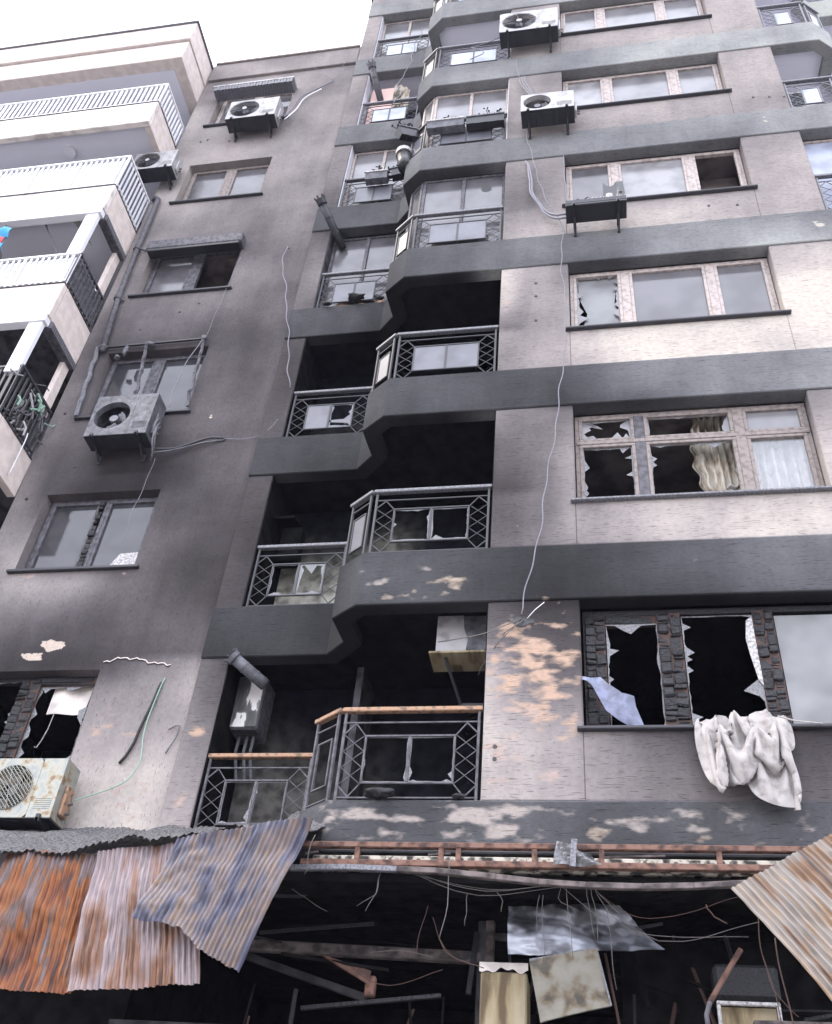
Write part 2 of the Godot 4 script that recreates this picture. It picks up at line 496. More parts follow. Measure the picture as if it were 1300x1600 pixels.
	var lr := [
		[4.4, 100, 100, 100, 110, 165, 165, 165, 165], [5.6, 110, 115, 125, 150, 184, 182, 186, 184], [6.5, 90, 95, 98, 116, 184, 182, 180, 178], [7.5, 85, 85, 85, 92, 164, 160, 160, 162], [7.95, 85, 85, 84, 84, 100, 118, 124, 130], [8.1, 93, 93, 91, 91, 93, 86, 86, 91],
		[8.7, 115, 118, 134, 129, 105, 85, 83, 88], [9.2, 132, 134, 163, 156, 120, 82, 82, 87], [9.5, 136, 138, 154, 125, 103, 81, 81, 86], [10.8, 140, 143, 94, 80, 80, 81, 84, 88], [11.3, 139, 141, 100, 70, 75, 84, 87, 92], [12.5, 125, 127, 100, 91, 88, 90, 92, 94], [14.0, 129, 132, 113, 104, 97, 97, 99, 101],  # darker stretch below the charred unit is painted shade
		[15.5, 156, 158, 137, 127, 118, 113, 113, 115], [17.0, 164, 167, 147, 134, 125, 119, 119, 121], [18.5, 185, 183, 167, 157, 148, 139, 137, 137], [20.0, 184, 178, 170, 162, 154, 147, 141, 141], [21.5, 181, 177, 172, 164, 157, 148, 141, 141], [24.0, 171, 170, 168, 163, 158, 152, 146, 146], [25.4, 168, 166, 163, 160, 154, 149, 147, 147],
	]
	var lp := [
		[-5.62, 8.25, 0.22, 0.1, 0.95, 2], [-5.82, 8.08, 0.16, 0.1, 0.9, 2], [-4.6, 7.15, 0.2, 0.3, 0.55, 0], [-4.75, 6.6, 0.16, 0.3, 0.5, 0], [-4.3, 6.9, 0.3, 0.2, 0.52, 0], [-4.85, 6.2, 0.1, 0.3, 0.55, 0], [-4.0, 6.2, 0.4, 0.4, 0.5, 1], [-5.0, 9.36, 0.1, 0.06, 0.6, 1], [-6.4, 9.38, 0.4, 0.05, 0.6, 1],
		[-4.45, 12.3, 0.05, 0.14, 0.62, 2], [-3.9, 8.02, 0.3, 0.03, 0.5, 1],
	]
	lp += [[-5.7, 10.85, 0.95, 0.5, 0.3, 3], [-5.7, 14.0, 0.95, 0.6, 0.28, 3], [-5.6, 7.85, 0.9, 0.7, 0.12, 3], [-5.7, 16.95, 0.8, 0.5, 0.15, 3], [-3.8, 9.0, 0.4, 2.0, 0.12, 3], [-5.5, 11.25, 0.5, 0.3, 0.25, 3]]  # the last one paints the shade below the charred unit
	var tl := stucco(800, false, 23, 6, 24)
	sooty("ribbed_stucco", tl, soot_shade_map(MAP_L, 680, 1880, lx, lr, lp, 9))
	M.ribbed_stucco.heightmap_scale = 0.45

	var dirt := noise_tex(256, 0.02, [gray(0.35), gray(0.8), gray(1.0)], [0.2, 0.55, 0.8], 3)
	var faint := noise_tex(256, 0.03, [gray(0.62), gray(0.9), gray(1.0)], [0.25, 0.45, 0.7], 14)
	var speck := noise_tex(256, 0.06, [gray(0.5), gray(1.0)], [0.3, 0.6], 4)
	var rough := noise_tex(256, 0.05, [gray(0.0), gray(1.0)], [0.0, 1.0], 8, 6)
	textured(mat("soot_black", gray(0.013), 0.97, 0, 0.1), dirt, 0.6, true, rough, 1.0)
	textured(mat("soot_gray", Color(0.085, 0.083, 0.09), 0.95, 0, 0.2), dirt, 0.5, true, rough, 0.6)
	textured(mat("room_gray", Color(0.24, 0.205, 0.195), 0.95, 0, 0.2), dirt, 0.3)
	textured(mat("room_pale", Color(0.32, 0.31, 0.33), 0.9, 0, 0.2), dirt, 0.3)
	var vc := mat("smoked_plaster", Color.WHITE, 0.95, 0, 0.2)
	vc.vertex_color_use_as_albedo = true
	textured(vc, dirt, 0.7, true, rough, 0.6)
	textured(mat("plaster_white", Color(0.72, 0.66, 0.62), 0.85), faint, 0.25)
	textured(mat("plaster_pink", Color(0.64, 0.56, 0.52), 0.9), noise_tex(256, 0.03, [gray(0.86), gray(1)], [0.3, 0.7], 31), 0.5, true, rough, 0.25)
	mat("ceiling_paint", Color(0.68, 0.68, 0.75), 0.9)
	textured(mat("frame_beige", Color(0.42, 0.36, 0.335), 0.6), faint, 1.2)
	textured(mat("frame_sooty", Color(0.105, 0.10, 0.115), 0.7), dirt, 1.5)
	textured(mat("frame_scorched", Color(0.24, 0.205, 0.19), 0.8), faint, 1.4)
	textured(mat("char", Color(0.02, 0.02, 0.023), 0.55, 0, 0.4), speck, 3.0, true, noise_tex(256, 0.03, [gray(1), gray(0.2), gray(0)], [0.0, 0.25, 0.6], 77, 2, 1.0, FastNoiseLite.TYPE_CELLULAR), 0.8)
	textured(mat("bare_wood", Color(0.075, 0.042, 0.032), 0.85), speck, 3.0)
	mat("dark_sill", Color(0.03, 0.03, 0.037), 0.6)
	mat("rail_dark", Color(0.05, 0.05, 0.056), 0.55, 0.3)
	textured(mat("rail_gray", Color(0.17, 0.17, 0.19), 0.5, 0.2), speck, 2.0)
	textured(mat("rail_rust", Color(0.34, 0.245, 0.18), 0.7, 0.2), noise_tex(256, 0.03, [Color(0.4, 0.35, 0.33), Color(1, 0.9, 0.8), Color(1.0, 0.75, 0.6)], [0.2, 0.5, 0.8], 15), 1.5)
	mat("rail_white", Color(0.72, 0.72, 0.76), 0.5)
	var sheet := noise_tex(512, 0.008, [gray(0.66), gray(0.86), gray(1.0)], [0.2, 0.5, 0.75], 17, 3)  # cloudy tone painted into panes, for soot film and sky reflections
	textured(mat("panel_frosted", Color(0.125, 0.128, 0.15), 0.4), sheet, 0.4)
	textured(mat("panel_clean", Color(0.34, 0.37, 0.47), 0.35), sheet, 0.4)
	textured(mat("glass_sooty", Color(0.115, 0.11, 0.118), 0.14, 0, 0.5), sheet, 0.35)
	textured(mat("glass_upper", Color(0.20, 0.195, 0.205), 0.16, 0, 0.5), sheet, 0.3)
	textured(mat("glass_upper_dim", Color(0.135, 0.13, 0.14), 0.10, 0, 0.5), sheet, 0.22)
	textured(mat("glass_upper_pale", Color(0.27, 0.265, 0.275), 0.2, 0, 0.5), sheet, 0.45)
	textured(mat("glass_dark", Color(0.05, 0.05, 0.056), 0.06, 0, 0.5), sheet, 0.35)
	textured(mat("glass_milky", Color(0.22, 0.225, 0.23), 0.2, 0, 0.4), sheet, 0.3)
	textured(mat("net", Color(0.26, 0.25, 0.245), 0.9), faint, 0.6)
	textured(mat("shard", Color(0.17, 0.17, 0.18), 0.3, 0, 0.5), speck, 2.0)
	var gl := mat("glass_clear", Color(0.9, 0.95, 1.0), 0.02)
	gl.transparency = BaseMaterial3D.TRANSPARENCY_ALPHA
	gl.albedo_color = Color(0.95, 0.97, 1.0, 0.05)
	textured(mat("casing_white", Color(0.37, 0.36, 0.365), 0.45), faint, 0.5)
	textured(mat("casing_burnt", Color(0.13, 0.13, 0.15), 0.6), noise_tex(256, 0.02, [gray(0.35), gray(0.62), gray(0.7), gray(1.0)], [0.2, 0.4, 0.66, 0.76], 42), 1.2)
	textured(mat("casing_rusted", Color(0.38, 0.37, 0.33), 0.5, 0.3), noise_tex(512, 0.012, [Color(0.45, 0.28, 0.16), Color(0.7, 0.64, 0.52), Color(0.8, 0.82, 0.8), Color(0.6, 0.66, 0.7)], [0.14, 0.3, 0.45, 0.8], 43), 0.8)
	mat("dark_metal", Color(0.022, 0.022, 0.028), 0.5, 0.2)
	mat("black_plastic", Color(0.012, 0.012, 0.014), 0.4)
	textured(mat("melted_white", Color(0.55, 0.53, 0.53), 0.7), dirt, 4.0)
	textured(mat("cable_gray", Color(0.20, 0.20, 0.24), 0.6), speck, 4.0)
	mat("cable_dark", Color(0.03, 0.03, 0.035), 0.6)
	mat("cable_green", Color(0.22, 0.36, 0.28), 0.6)
	textured(mat("wire_bare", Color(0.15, 0.137, 0.13), 0.6, 0.3), speck, 5.0)
	textured(mat("wire_rust", Color(0.10, 0.055, 0.045), 0.7, 0.2), speck, 5.0)
	textured(mat("rust_beam", Color(0.175, 0.108, 0.086), 0.85, 0.1), noise_tex(512, 0.014, [Color(0.25, 0.22, 0.24), Color(0.6, 0.5, 0.46), Color(1, 0.85, 0.75), Color(0.95, 0.95, 1.0)], [0.22, 0.42, 0.6, 0.85], 51), 0.9, true, rough, 0.3)
	textured(mat("sooty_beam", Color(0.16, 0.13, 0.125), 0.8, 0.15), noise_tex(256, 0.02, [gray(0.2), gray(0.6), gray(1)], [0.25, 0.5, 0.8], 52), 1.0)
	textured(mat("ledge", Color(0.44, 0.40, 0.34), 0.95), noise_tex(512, 0.016, [gray(0.06), gray(0.2), gray(0.9), gray(1)], [0.25, 0.42, 0.56, 0.8], 53), 0.9, true, rough, 1.0)
	textured(mat("cloth", Color(0.37, 0.345, 0.335), 0.95), noise_tex(256, 0.02, [Color(0.6, 0.58, 0.58), gray(0.92), gray(1)], [0.2, 0.45, 0.7], 61), 1.5)
	M.cloth.rim_enabled = true
	M.cloth.rim = 0.3
	textured(mat("curtain", Color(0.42, 0.39, 0.33), 0.95), noise_tex(256, 0.02, [Color(0.12, 0.1, 0.08), Color(0.6, 0.52, 0.45), gray(1)], [0.28, 0.4, 0.55], 62, 5, 3.0), 0.9)
	M.curtain.backlight_enabled = true
	M.curtain.backlight = Color(0.3, 0.3, 0.3)
	textured(mat("pillar", Color(0.36, 0.31, 0.21), 0.85), noise_tex(256, 0.02, [Color(0.3, 0.25, 0.2), Color(0.8, 0.75, 0.65), gray(1)], [0.2, 0.45, 0.7], 63, 5, 5.0), 0.7, true, rough, 0.3)
	textured(mat("scorched_panel", Color(0.21, 0.20, 0.17), 0.7, 0.2), noise_tex(512, 0.011, [Color(0.22, 0.2, 0.18), Color(0.6, 0.48, 0.35), Color(0.85, 0.84, 0.82), gray(1)], [0.2, 0.36, 0.55, 0.8], 64), 0.75)
	textured(mat("tin", Color(0.42, 0.44, 0.50), 0.42, 0.3), noise_tex(512, 0.008, [gray(0.05), gray(0.2), gray(0.8), gray(1)], [0.25, 0.42, 0.55, 0.8], 65, 4), 0.45)
	textured(mat("ash", Color(0.15, 0.145, 0.15), 0.95), noise_tex(512, 0.04, [gray(0.25), gray(0.6), gray(1)], [0.25, 0.5, 0.75], 66, 6), 1.0, true, rough, 2.5)
	# corrugated iron: burnt galvanising over rust, drawn along the ribs
	var iron_tex := noise_tex(512, 0.03, [gray(0.75), gray(0.95), gray(1.0)], [0.2, 0.42, 0.7], 75, 5, 6.0)
	for s in [["iron_orange", [Color(0.020, 0.014, 0.013), Color(0.078, 0.020, 0.009), Color(0.175, 0.051, 0.012), Color(0.216, 0.073, 0.016), Color(0.069, 0.051, 0.049), Color(0.156, 0.111, 0.112)], 71], ["iron_pale", [Color(0.059, 0.035, 0.028), Color(0.167, 0.074, 0.036), Color(0.212, 0.126, 0.095), Color(0.231, 0.181, 0.181), Color(0.256, 0.205, 0.212), Color(0.187, 0.153, 0.157)], 72], ["iron_blue", [Color(0.042, 0.036, 0.040), Color(0.069, 0.071, 0.115), Color(0.115, 0.112, 0.142), Color(0.184, 0.133, 0.104), Color(0.138, 0.131, 0.158), Color(0.197, 0.124, 0.065)], 73], ["iron_gray", [Color(0.067, 0.053, 0.048), Color(0.203, 0.117, 0.066), Color(0.209, 0.187, 0.168), Color(0.237, 0.211, 0.190), Color(0.271, 0.207, 0.151), Color(0.237, 0.134, 0.066)], 74]]:
		var m := mat(s[0], Color.WHITE, 0.45, 0.35)
		m.vertex_color_use_as_albedo = true
		m.albedo_texture = iron_tex
		m.uv1_scale = Vector3(2.0, 1.5, 1.0)
		m.set_meta("palette", s[1])
	mat("asphalt", gray(0.05), 0.9)
	textured(mat("paving", Color(0.44, 0.42, 0.40), 0.9), dirt, 0.3)
	textured(mat("awning_cloth", Color(0.5, 0.45, 0.42), 0.9), dirt, 0.4)
	mat("cloth_blue", Color(0.05, 0.28, 0.5), 0.9)
	mat("cloth_red", Color(0.5, 0.06, 0.08), 0.9)
	mat("red_curtain", Color(0.16, 0.03, 0.05), 0.9)
	textured(mat("boiler_white", Color(0.6, 0.58, 0.57), 0.5), noise_tex(512, 0.012, [gray(0.04), gray(0.1), gray(0.25), gray(1), gray(1)], [0.2, 0.5, 0.6, 0.63, 0.9], 81, 4, 5.0), 1.0)
	mat("pink_sheet", Color(0.62, 0.44, 0.40), 0.9)
	textured(mat("blue_plastic", Color(0.17, 0.19, 0.29), 0.4), noise_tex(256, 0.015, [gray(0.55), gray(0.8), gray(1)], [0.3, 0.5, 0.7], 83), 2.0)
	textured(mat("burnt_soil", Color(0.02, 0.018, 0.017), 1.0), speck, 8.0, true, rough, 3.0)

# ------------------------------------------------------------------ the right-hand building
const WALL := Color(0.475, 0.432, 0.382)
const MINT := Color(0.40, 0.415, 0.38)
# outer line of floor bands, from the left end of the building to the right end
const LINE := [Vector2(-3.55, -0.95), Vector2(-2.0, -0.95), Vector2(-1.75, -0.71), Vector2(-1.78, -0.25), Vector2(-1.45, 0.0), Vector2(5.45, 0.0), Vector2(5.78, -0.25), Vector2(5.75, -0.71), Vector2(6.0, -0.95), Vector2(8.0, -0.95)]

func inset(line: Array, d: float) -> Array:   # the same line moved into the building
	var out := []
	for i in line.size():
		var p: Vector2 = line[i]
		var a: Vector2 = (p - line[i - 1]).normalized() if i > 0 else (line[1] - p).normalized()
		var b: Vector2 = (line[i + 1] - p).normalized() if i < line.size() - 1 else a
		var na := Vector2(a.y, -a.x)
		var nb := Vector2(b.y, -b.x)
		var m := (na + nb).normalized()
		out.append(p + m * d / maxf(0.4, m.dot(na)))
	return out

func band(g: Geo, line: Array, y0: float, y1: float, thick: float) -> void:
	var inn := inset(line, thick)
	var v3 := func(p: Vector2, y: float) -> Vector3: return Vector3(p.x, y, p.y)
	var bev := 0.012
	var lip := inset(line, bev)
	for i in line.size() - 1:
		var a: Vector2 = line[i]
		var b: Vector2 = line[i + 1]
		g.quad(v3.call(a, y0 + bev), v3.call(b, y0 + bev), v3.call(b, y1 - bev), v3.call(a, y1 - bev))
		g.quad(v3.call(a, y1 - bev), v3.call(b, y1 - bev), v3.call(lip[i + 1], y1), v3.call(lip[i], y1))
		g.quad(v3.call(lip[i], y0), v3.call(lip[i + 1], y0), v3.call(b, y0 + bev), v3.call(a, y0 + bev))
		g.quad(v3.call(lip[i], y1), v3.call(lip[i + 1], y1), v3.call(inn[i + 1], y1), v3.call(inn[i], y1))
		g.quad(v3.call(inn[i], y0), v3.call(inn[i + 1], y0), v3.call(lip[i + 1], y0), v3.call(lip[i], y0))
		g.quad(v3.call(inn[i + 1], y0), v3.call(inn[i], y0), v3.call(inn[i], y1), v3.call(inn[i + 1], y1))
	for e in [[0, true], [line.size() - 1, false]]:
		var a: Vector2 = line[e[0]]
		var b: Vector2 = inn[e[0]]
		if e[1]: g.quad(v3.call(b, y0), v3.call(a, y0), v3.call(a, y1), v3.call(b, y1))
		else: g.quad(v3.call(a, y0), v3.call(b, y0), v3.call(b, y1), v3.call(a, y1))

func slab(g: Geo, line: Array, back: float, y0: float, y1: float) -> void:
	var poly := PackedVector2Array()
	for p in inset(line, 0.1): poly.append(p)
	poly.append(Vector2(line[-1].x, back))
	poly.append(Vector2(line[0].x, back))
	var idx := Geometry2D.triangulate_polygon(poly)
	for i in range(0, idx.size(), 3):
		var a := poly[idx[i]]
		var b := poly[idx[i + 1]]
		var d := poly[idx[i + 2]]
		var up := (Vector3(b.x, 0, b.y) - Vector3(a.x, 0, a.y)).cross(Vector3(d.x, 0, d.y) - Vector3(a.x, 0, a.y)).y > 0
		if not up:
			var sw := b
			b = d
			d = sw
		g.tri(Vector3(a.x, y1, a.y), Vector3(b.x, y1, b.y), Vector3(d.x, y1, d.y))
		g.tri(Vector3(a.x, y0, a.y), Vector3(d.x, y0, d.y), Vector3(b.x, y0, b.y))

func pane_ring(x0: float, x1: float, y0: float, y1: float, z: float, deep: float, sd: int, keep := [1.0, 1.0, 1.0, 1.0]) -> Geo:
	# what is left of a broken pane: a ragged rim of glass. keep: how much stays at the bottom, right, top and left
	var g := geo()
	var r := RandomNumberGenerator.new()
	r.seed = sd
	var nz := FastNoiseLite.new()
	nz.seed = sd
	nz.frequency = 2.0
	nz.fractal_octaves = 1
	var outer := []
	var inner := []
	var c := [Vector2(x0, y0), Vector2(x1, y0), Vector2(x1, y1), Vector2(x0, y1)]
	var mid := Vector2((x0 + x1) / 2, (y0 + y1) / 2)
	for s in 4:
		var a: Vector2 = c[s]
		var b: Vector2 = c[(s + 1) % 4]
		var steps := maxi(4, int(a.distance_to(b) / r.randf_range(0.03, 0.09)))
		for k in steps:
			var p := a.lerp(b, (k + (r.randf() - 0.5) * 0.7 * float(k > 0)) / steps)
			var q: float = r.randf_range(0.06, 0.3) + 0.5 * maxf(0.0, nz.get_noise_2d(p.x, p.y)) + (r.randf_range(0.3, 1.9) if r.randf() < 0.13 else 0.0)
			var d: float = deep * 0.62 * keep[s] * q
			var n := Vector2(-(b - a).y, (b - a).x).normalized()
			if k == 0: n = (mid - p).normalized()
			outer.append(p)
			inner.append(p + n * d)
	var m := outer.size()
	for i in m:
		var j := (i + 1) % m
		var v := func(p: Vector2, zz: float) -> Vector3: return Vector3(p.x, p.y, zz)
		g.quad(v.call(outer[i], z), v.call(outer[j], z), v.call(inner[j], z), v.call(inner[i], z))
		g.quad(v.call(outer[j], z - 0.006), v.call(outer[i], z - 0.006), v.call(inner[i], z - 0.006), v.call(inner[j], z - 0.006))
		g.quad(v.call(inner[i], z), v.call(inner[j], z), v.call(inner[j], z - 0.006), v.call(inner[i], z - 0.006))
	return g

func rim(g: Geo, x0: float, x1: float, y0: float, y1: float, z0: float, z1: float, w: float, bev := 0.006) -> void:   # four bars round an opening
	g.box(Vector3(x0, y0, z0), Vector3(x1, y0 + w, z1), bev)
	g.box(Vector3(x0, y1 - w, z0), Vector3(x1, y1, z1), bev)
	g.box(Vector3(x0, y0 + w, z0), Vector3(x0 + w, y1 - w, z1), bev)
	g.box(Vector3(x1 - w, y0 + w, z0), Vector3(x1, y1 - w, z1), bev)

# cells: [x0, x1, y0, y1, pane]; pane is a material name, "" for none, or ["broken", depth, seed, keep]
func window(parent: Node, x0: float, x1: float, y0: float, y1: float, z: float, frame: String, cells: Array, fw := 0.06) -> Node3D:
	var w := node("window", parent)
	var g := geo()
	rim(g, x0, x1, y0, y1, z - 0.07, z, fw)
	obj("frame", g, M[frame], w)
	for q in cells:
		var s := geo()
		rim(s, q[0], q[1], q[2], q[3], z - 0.055, z + 0.012, 0.045)
		obj("sash", s, M[frame], w)
		var a: float = q[0] + 0.045
		var b: float = q[1] - 0.045
		var c: float = q[2] + 0.045
		var d: float = q[3] - 0.045
		if q[4] is Array:
			obj("broken_pane", pane_ring(a, b, c, d, z - 0.02, q[4][1], q[4][2], q[4][3]), M[q[4][0]], w)
		elif q[4]:
			var p := geo()
			p.box(Vector3(a, c, z - 0.032), Vector3(b, d, z - 0.024))
			var pick: String = q[4]
			if pick == "glass_upper": pick = ["glass_upper", "glass_upper_dim", "glass_upper_pale", "glass_upper"][absi(int(q[0] * 7.0) + int(q[2] * 3.0)) % 4]
			obj("pane", p, M[pick], w)
	return w

func char_blocks(parent: Node, x0: float, x1: float, y0: float, y1: float, z: float, sd: int, cols := 2) -> void:
	# charred wood split across into blocks, bare wood showing in the splits
	var b := geo()
	b.box(Vector3(x0, y0, z - 0.09), Vector3(x1, y1, z - 0.035))
	obj("mullion_core", b, M.bare_wood, parent)
	var r := RandomNumberGenerator.new()
	r.seed = sd
	for k in cols:
		var y := y0
		while y < y1 - 0.015:
			var h := minf(r.randf_range(0.025, 0.15), y1 - y)
			var xa := lerpf(x0, x1, (k + (r.randf_range(-0.12, 0.12) if k > 0 else 0.0)) / cols)
			var xb := lerpf(x0, x1, (k + 1 + (r.randf_range(-0.12, 0.12) if k < cols - 1 else r.randf_range(-0.1, 0.02))) / cols)
			var g := geo()
			var gap := r.randf_range(0.001, 0.006)
			var ce := Vector3((xa + xb) / 2, y + h / 2, z - 0.04)
			g.xf = Transform3D(Basis(Vector3(0, 0, 1), r.randf_range(-0.14, 0.14)) * Basis(Vector3(1, 0, 0), r.randf_range(-0.25, 0.25)) * Basis(Vector3(0, 1, 0), r.randf_range(-0.15, 0.15)), ce)
			g.box(Vector3(xa - ce.x + gap * 0.6, -h / 2 + gap, -0.035), Vector3(xb - ce.x - gap * 0.6, h / 2 - gap, r.randf_range(0.005, 0.045)), r.randf_range(0.006, 0.02))
			obj("char_block", g, M.char, parent)
			y += h

func railing(parent: Node, x0: float, x1: float, y: float, z: float, mats: Array, panes: Array, turn := 0.0, lattice := true, height := 1.0, twin := true) -> Node3D:
	# mats: [handrail, bars, panel]; local x runs along the rail from its left end
	var w := node("railing", parent, Vector3(x0, y, z))
	w.rotation.y = turn
	var L := x1 - x0
	var hr := geo()
	hr.box(Vector3(-0.02, height - 0.025, -0.035), Vector3(L + 0.02, height + 0.025, 0.035), 0.008)
	obj("handrail", hr, M[mats[0]], w)
	var bars := geo()
	var e := 0.24 if lattice and L > 0.7 else 0.07
	var t := 0.017
	for q in [height * 0.86, 0.06]:
		bars = geo()
		bars.box(Vector3(0, q - t / 2, -t / 2), Vector3(L, q + t / 2, t / 2), 0.003)
		obj("rail", bars, M[mats[1]], w)
	for q in [0.02, L - 0.02]:
		bars = geo()
		bars.box(Vector3(q - 0.014, -0.02, -0.014), Vector3(q + 0.014, height - 0.025, 0.014), 0.003)
		obj("post", bars, M[mats[1]], w)
	var p0 := 0.20 * height
	var p1 := 0.72 * height
	var pf := geo()
	rim(pf, e, L - e, p0, p1, -0.012, 0.012, 0.02, 0.003)
	if twin: pf.box(Vector3(L / 2 - 0.016, p0 + 0.02, -0.011), Vector3(L / 2 + 0.016, p1 - 0.02, 0.011), 0.003)
	obj("panel_frame", pf, M[mats[1]], w)
	if lattice and L > 0.7:
		for s in [0, 1]:
			var g := geo()
			var f := func(xx: float, yy: float) -> Vector3: return Vector3(L - xx if s else xx, yy, 0)
			var mid := (0.034 + e) / 2
			g.bar(f.call(mid, height * 0.85), f.call(e, p1), 0.012)
			g.bar(f.call(mid, 0.07), f.call(e, p0), 0.012)
			g.bar(f.call(mid, height * 0.85), f.call(0.03, p1 + 0.02), 0.014)
			g.bar(f.call(mid, 0.07), f.call(0.03, p0 - 0.02), 0.014)
			var n := 3
			for k in n:
				var a := lerpf(p0, p1, float(k) / n)
				var b := lerpf(p0, p1, float(k + 1) / n)
				g.bar(f.call(0.034, a), f.call(e, b), 0.008)
				g.bar(f.call(0.034, b) + Vector3(0, 0, 0.007), f.call(e, a) + Vector3(0, 0, 0.007), 0.008)
			obj("lattice", g, M[mats[1]], w)
	var spans := [[e + 0.02, L / 2 - 0.016], [L / 2 + 0.016, L - e - 0.02]] if twin else [[e + 0.026, L - e - 0.026]]
	for k in spans.size():
		var kind = panes[k] if k < panes.size() else ""
		if kind is Array:
			obj("broken_panel", pane_ring(spans[k][0], spans[k][1], p0 + 0.026, p1 - 0.026, 0.0, kind[1], kind[2], kind[3]), M[kind[0]], w)
		elif kind:
			var g := geo()
			g.box(Vector3(spans[k][0], p0 + 0.026, -0.005), Vector3(spans[k][1], p1 - 0.026, 0.004))
			obj("panel", g, M[kind], w)
	return w

func glazing(parent: Node, a: Vector3, b: Vector3, h: float, frame: String, pane: String, n: int) -> void:   # a glazed bay between two points on the balcony edge
	var w := node("balcony_window", parent, a)
	var d := b - a
	w.rotation.y = atan2(-d.z, d.x)
	var L := d.length()
	var g := geo()
	rim(g, 0, L, 0, h, -0.06, 0, 0.05)
	for k in range(1, n):
		g.box(Vector3(L * k / n - 0.03, 0.05, -0.058), Vector3(L * k / n + 0.03, h - 0.05, 0.004), 0.005)
	obj("frame", g, M[frame], w)
	for k in n:
		var p := geo()
		p.box(Vector3(L * k / n + 0.03, 0.045, -0.035), Vector3(L * (k + 1) / n - 0.03, h - 0.045, -0.027))
		obj("pane", p, M[pane], w)

func right_building() -> void:
	var B := thing("apartment_building", Vector3.ZERO, "soot-blackened apartment block with burnt balconies and mint green floor bands, right of the lower one", "building")
	var F: Material = M.scratched_stucco
	var back := -6.0
	for k in range(0, 8):
		var g := geo(MINT)
		var line := LINE
		if k == 0:
			line = [Vector2(-3.55, -0.97), Vector2(-2.0, -0.97), Vector2(-1.75, -0.71), Vector2(-1.78, -0.25), Vector2(-1.45, 0.0), Vector2(8.0, 0.0)]
		band(g, line, yb(k) if k > 0 else 5.2, yt(k), 0.2)
		obj("floor_band", g, F, B)
		var s := geo()
		slab(s, line, back, yb(k) + (0.13 if k > 0 else 0.28), yb(k) + 0.4)
		obj("floor_slab", s, M.soot_black if k <= 3 else (M.soot_gray if k <= 4 else M.ceiling_paint), B)
	for k in range(0, 7):      # storey k stands on band k
		var lo := yt(k)
		var hi := yb(k + 1)
		var g := geo(WALL)
		g.box(Vector3(0, lo, -0.3), Vector3(0.96, hi, -0.02), 0.012)
		obj("wall_pier", g, F, B)
		g = geo(WALL)
		g.box(Vector3(3.73, lo, -0.3), Vector3(4.63, hi, -0.02), 0.012)
		obj("wall_pier", g, F, B)
		var sill: float = hi - [1.56, 1.65, 1.55, 1.54, 1.51, 1.56, 1.55][k]
		g = geo(WALL)
		g.box(Vector3(0.96, lo, -0.3), Vector3(3.73, sill, -0.02))
		obj("spandrel_wall", g, F, B)
		var s := geo()
		s.box(Vector3(0.9, sill, -0.26), Vector3(3.79, sill + 0.035, 0.045), 0.008)
		obj("window_sill", s, M.dark_sill if k != 1 else M.rail_gray, B)
		for x in [[-3.55, -3.2], [7.65, 8.0]]:
			g = geo(WALL)
			g.box(Vector3(x[0], lo, -2.4), Vector3(x[1], hi, -0.975), 0.01)
			obj("corner_wall", g, F, B)
		# inside: back wall of the balconies, partitions, rooms
		var in_mat: Material = M.soot_black if k <= 2 else M.soot_gray
		for q in [[-3.2, -3.188, -2.4, -1.0], [-0.012, 0.0, -2.4, -0.05], [0.0, 0.1, -6.0, -0.3], [4.53, 4.62, -6.0, -0.3], [4.62, 8.0, -2.5, -2.4]]:
			g = geo()
			g.box(Vector3(q[0], lo - 0.45, q[2]), Vector3(q[1], hi + 0.1, q[3]))
			obj("partition", g, in_mat if k < 4 else M.ceiling_paint, B)
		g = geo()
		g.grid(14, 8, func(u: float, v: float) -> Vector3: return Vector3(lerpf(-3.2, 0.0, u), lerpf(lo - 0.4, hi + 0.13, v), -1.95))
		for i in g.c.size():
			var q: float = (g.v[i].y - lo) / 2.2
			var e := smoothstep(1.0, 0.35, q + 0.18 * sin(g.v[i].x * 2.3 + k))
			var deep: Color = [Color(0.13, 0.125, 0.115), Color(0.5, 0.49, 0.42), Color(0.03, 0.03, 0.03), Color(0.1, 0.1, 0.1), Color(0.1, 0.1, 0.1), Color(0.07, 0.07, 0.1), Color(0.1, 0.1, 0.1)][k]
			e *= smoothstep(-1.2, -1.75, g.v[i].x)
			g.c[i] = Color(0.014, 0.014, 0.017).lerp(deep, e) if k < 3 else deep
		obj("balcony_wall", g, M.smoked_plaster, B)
		g = geo()
		g.box(Vector3(0.1, lo - 0.45, -6.1), Vector3(4.53, hi + 0.1, -5.0))
		obj("room_wall", g, M.soot_black if k == 0 else M.room_gray, B)
		g = geo()
		g.box(Vector3(0.1, hi + 0.09, -5.0), Vector3(4.53, hi + 0.11, -0.28))
		obj("room_ceiling", g, M.soot_black if k == 0 else M.room_gray, B)
	var g := geo(WALL)          # roof and outer shell
	g.box(Vector3(-3.55, yt(7), -6.2), Vector3(-1.9, yt(7) + 0.42, -0.99), 0.01)
	obj("parapet_wall", g, F, B)
	g = geo()
	g.box(Vector3(-3.62, yt(7) + 0.42, -6.25), Vector3(-1.85, yt(7) + 0.5, -0.93), 0.01)
	obj("parapet_coping", g, M.dark_sill, B)
	g = geo(MINT)
	g.box(Vector3(-1.9, yt(7), -6.2), Vector3(8.0, 30.5, -0.4))
	obj("upper_wall", g, F, B)
	g = geo(WALL)
	g.box(Vector3(-3.55, 0, -6.3), Vector3(8.0, yt(7), -6.1))
	g.box(Vector3(-3.55, yb(0) + 0.35, -6.1), Vector3(-3.45, yt(7), -2.4))
	g.box(Vector3(7.9, 0, -6.1), Vector3(8.0, yt(7), -2.4))
	obj("rear_wall", g, M.plaster_pink, B)

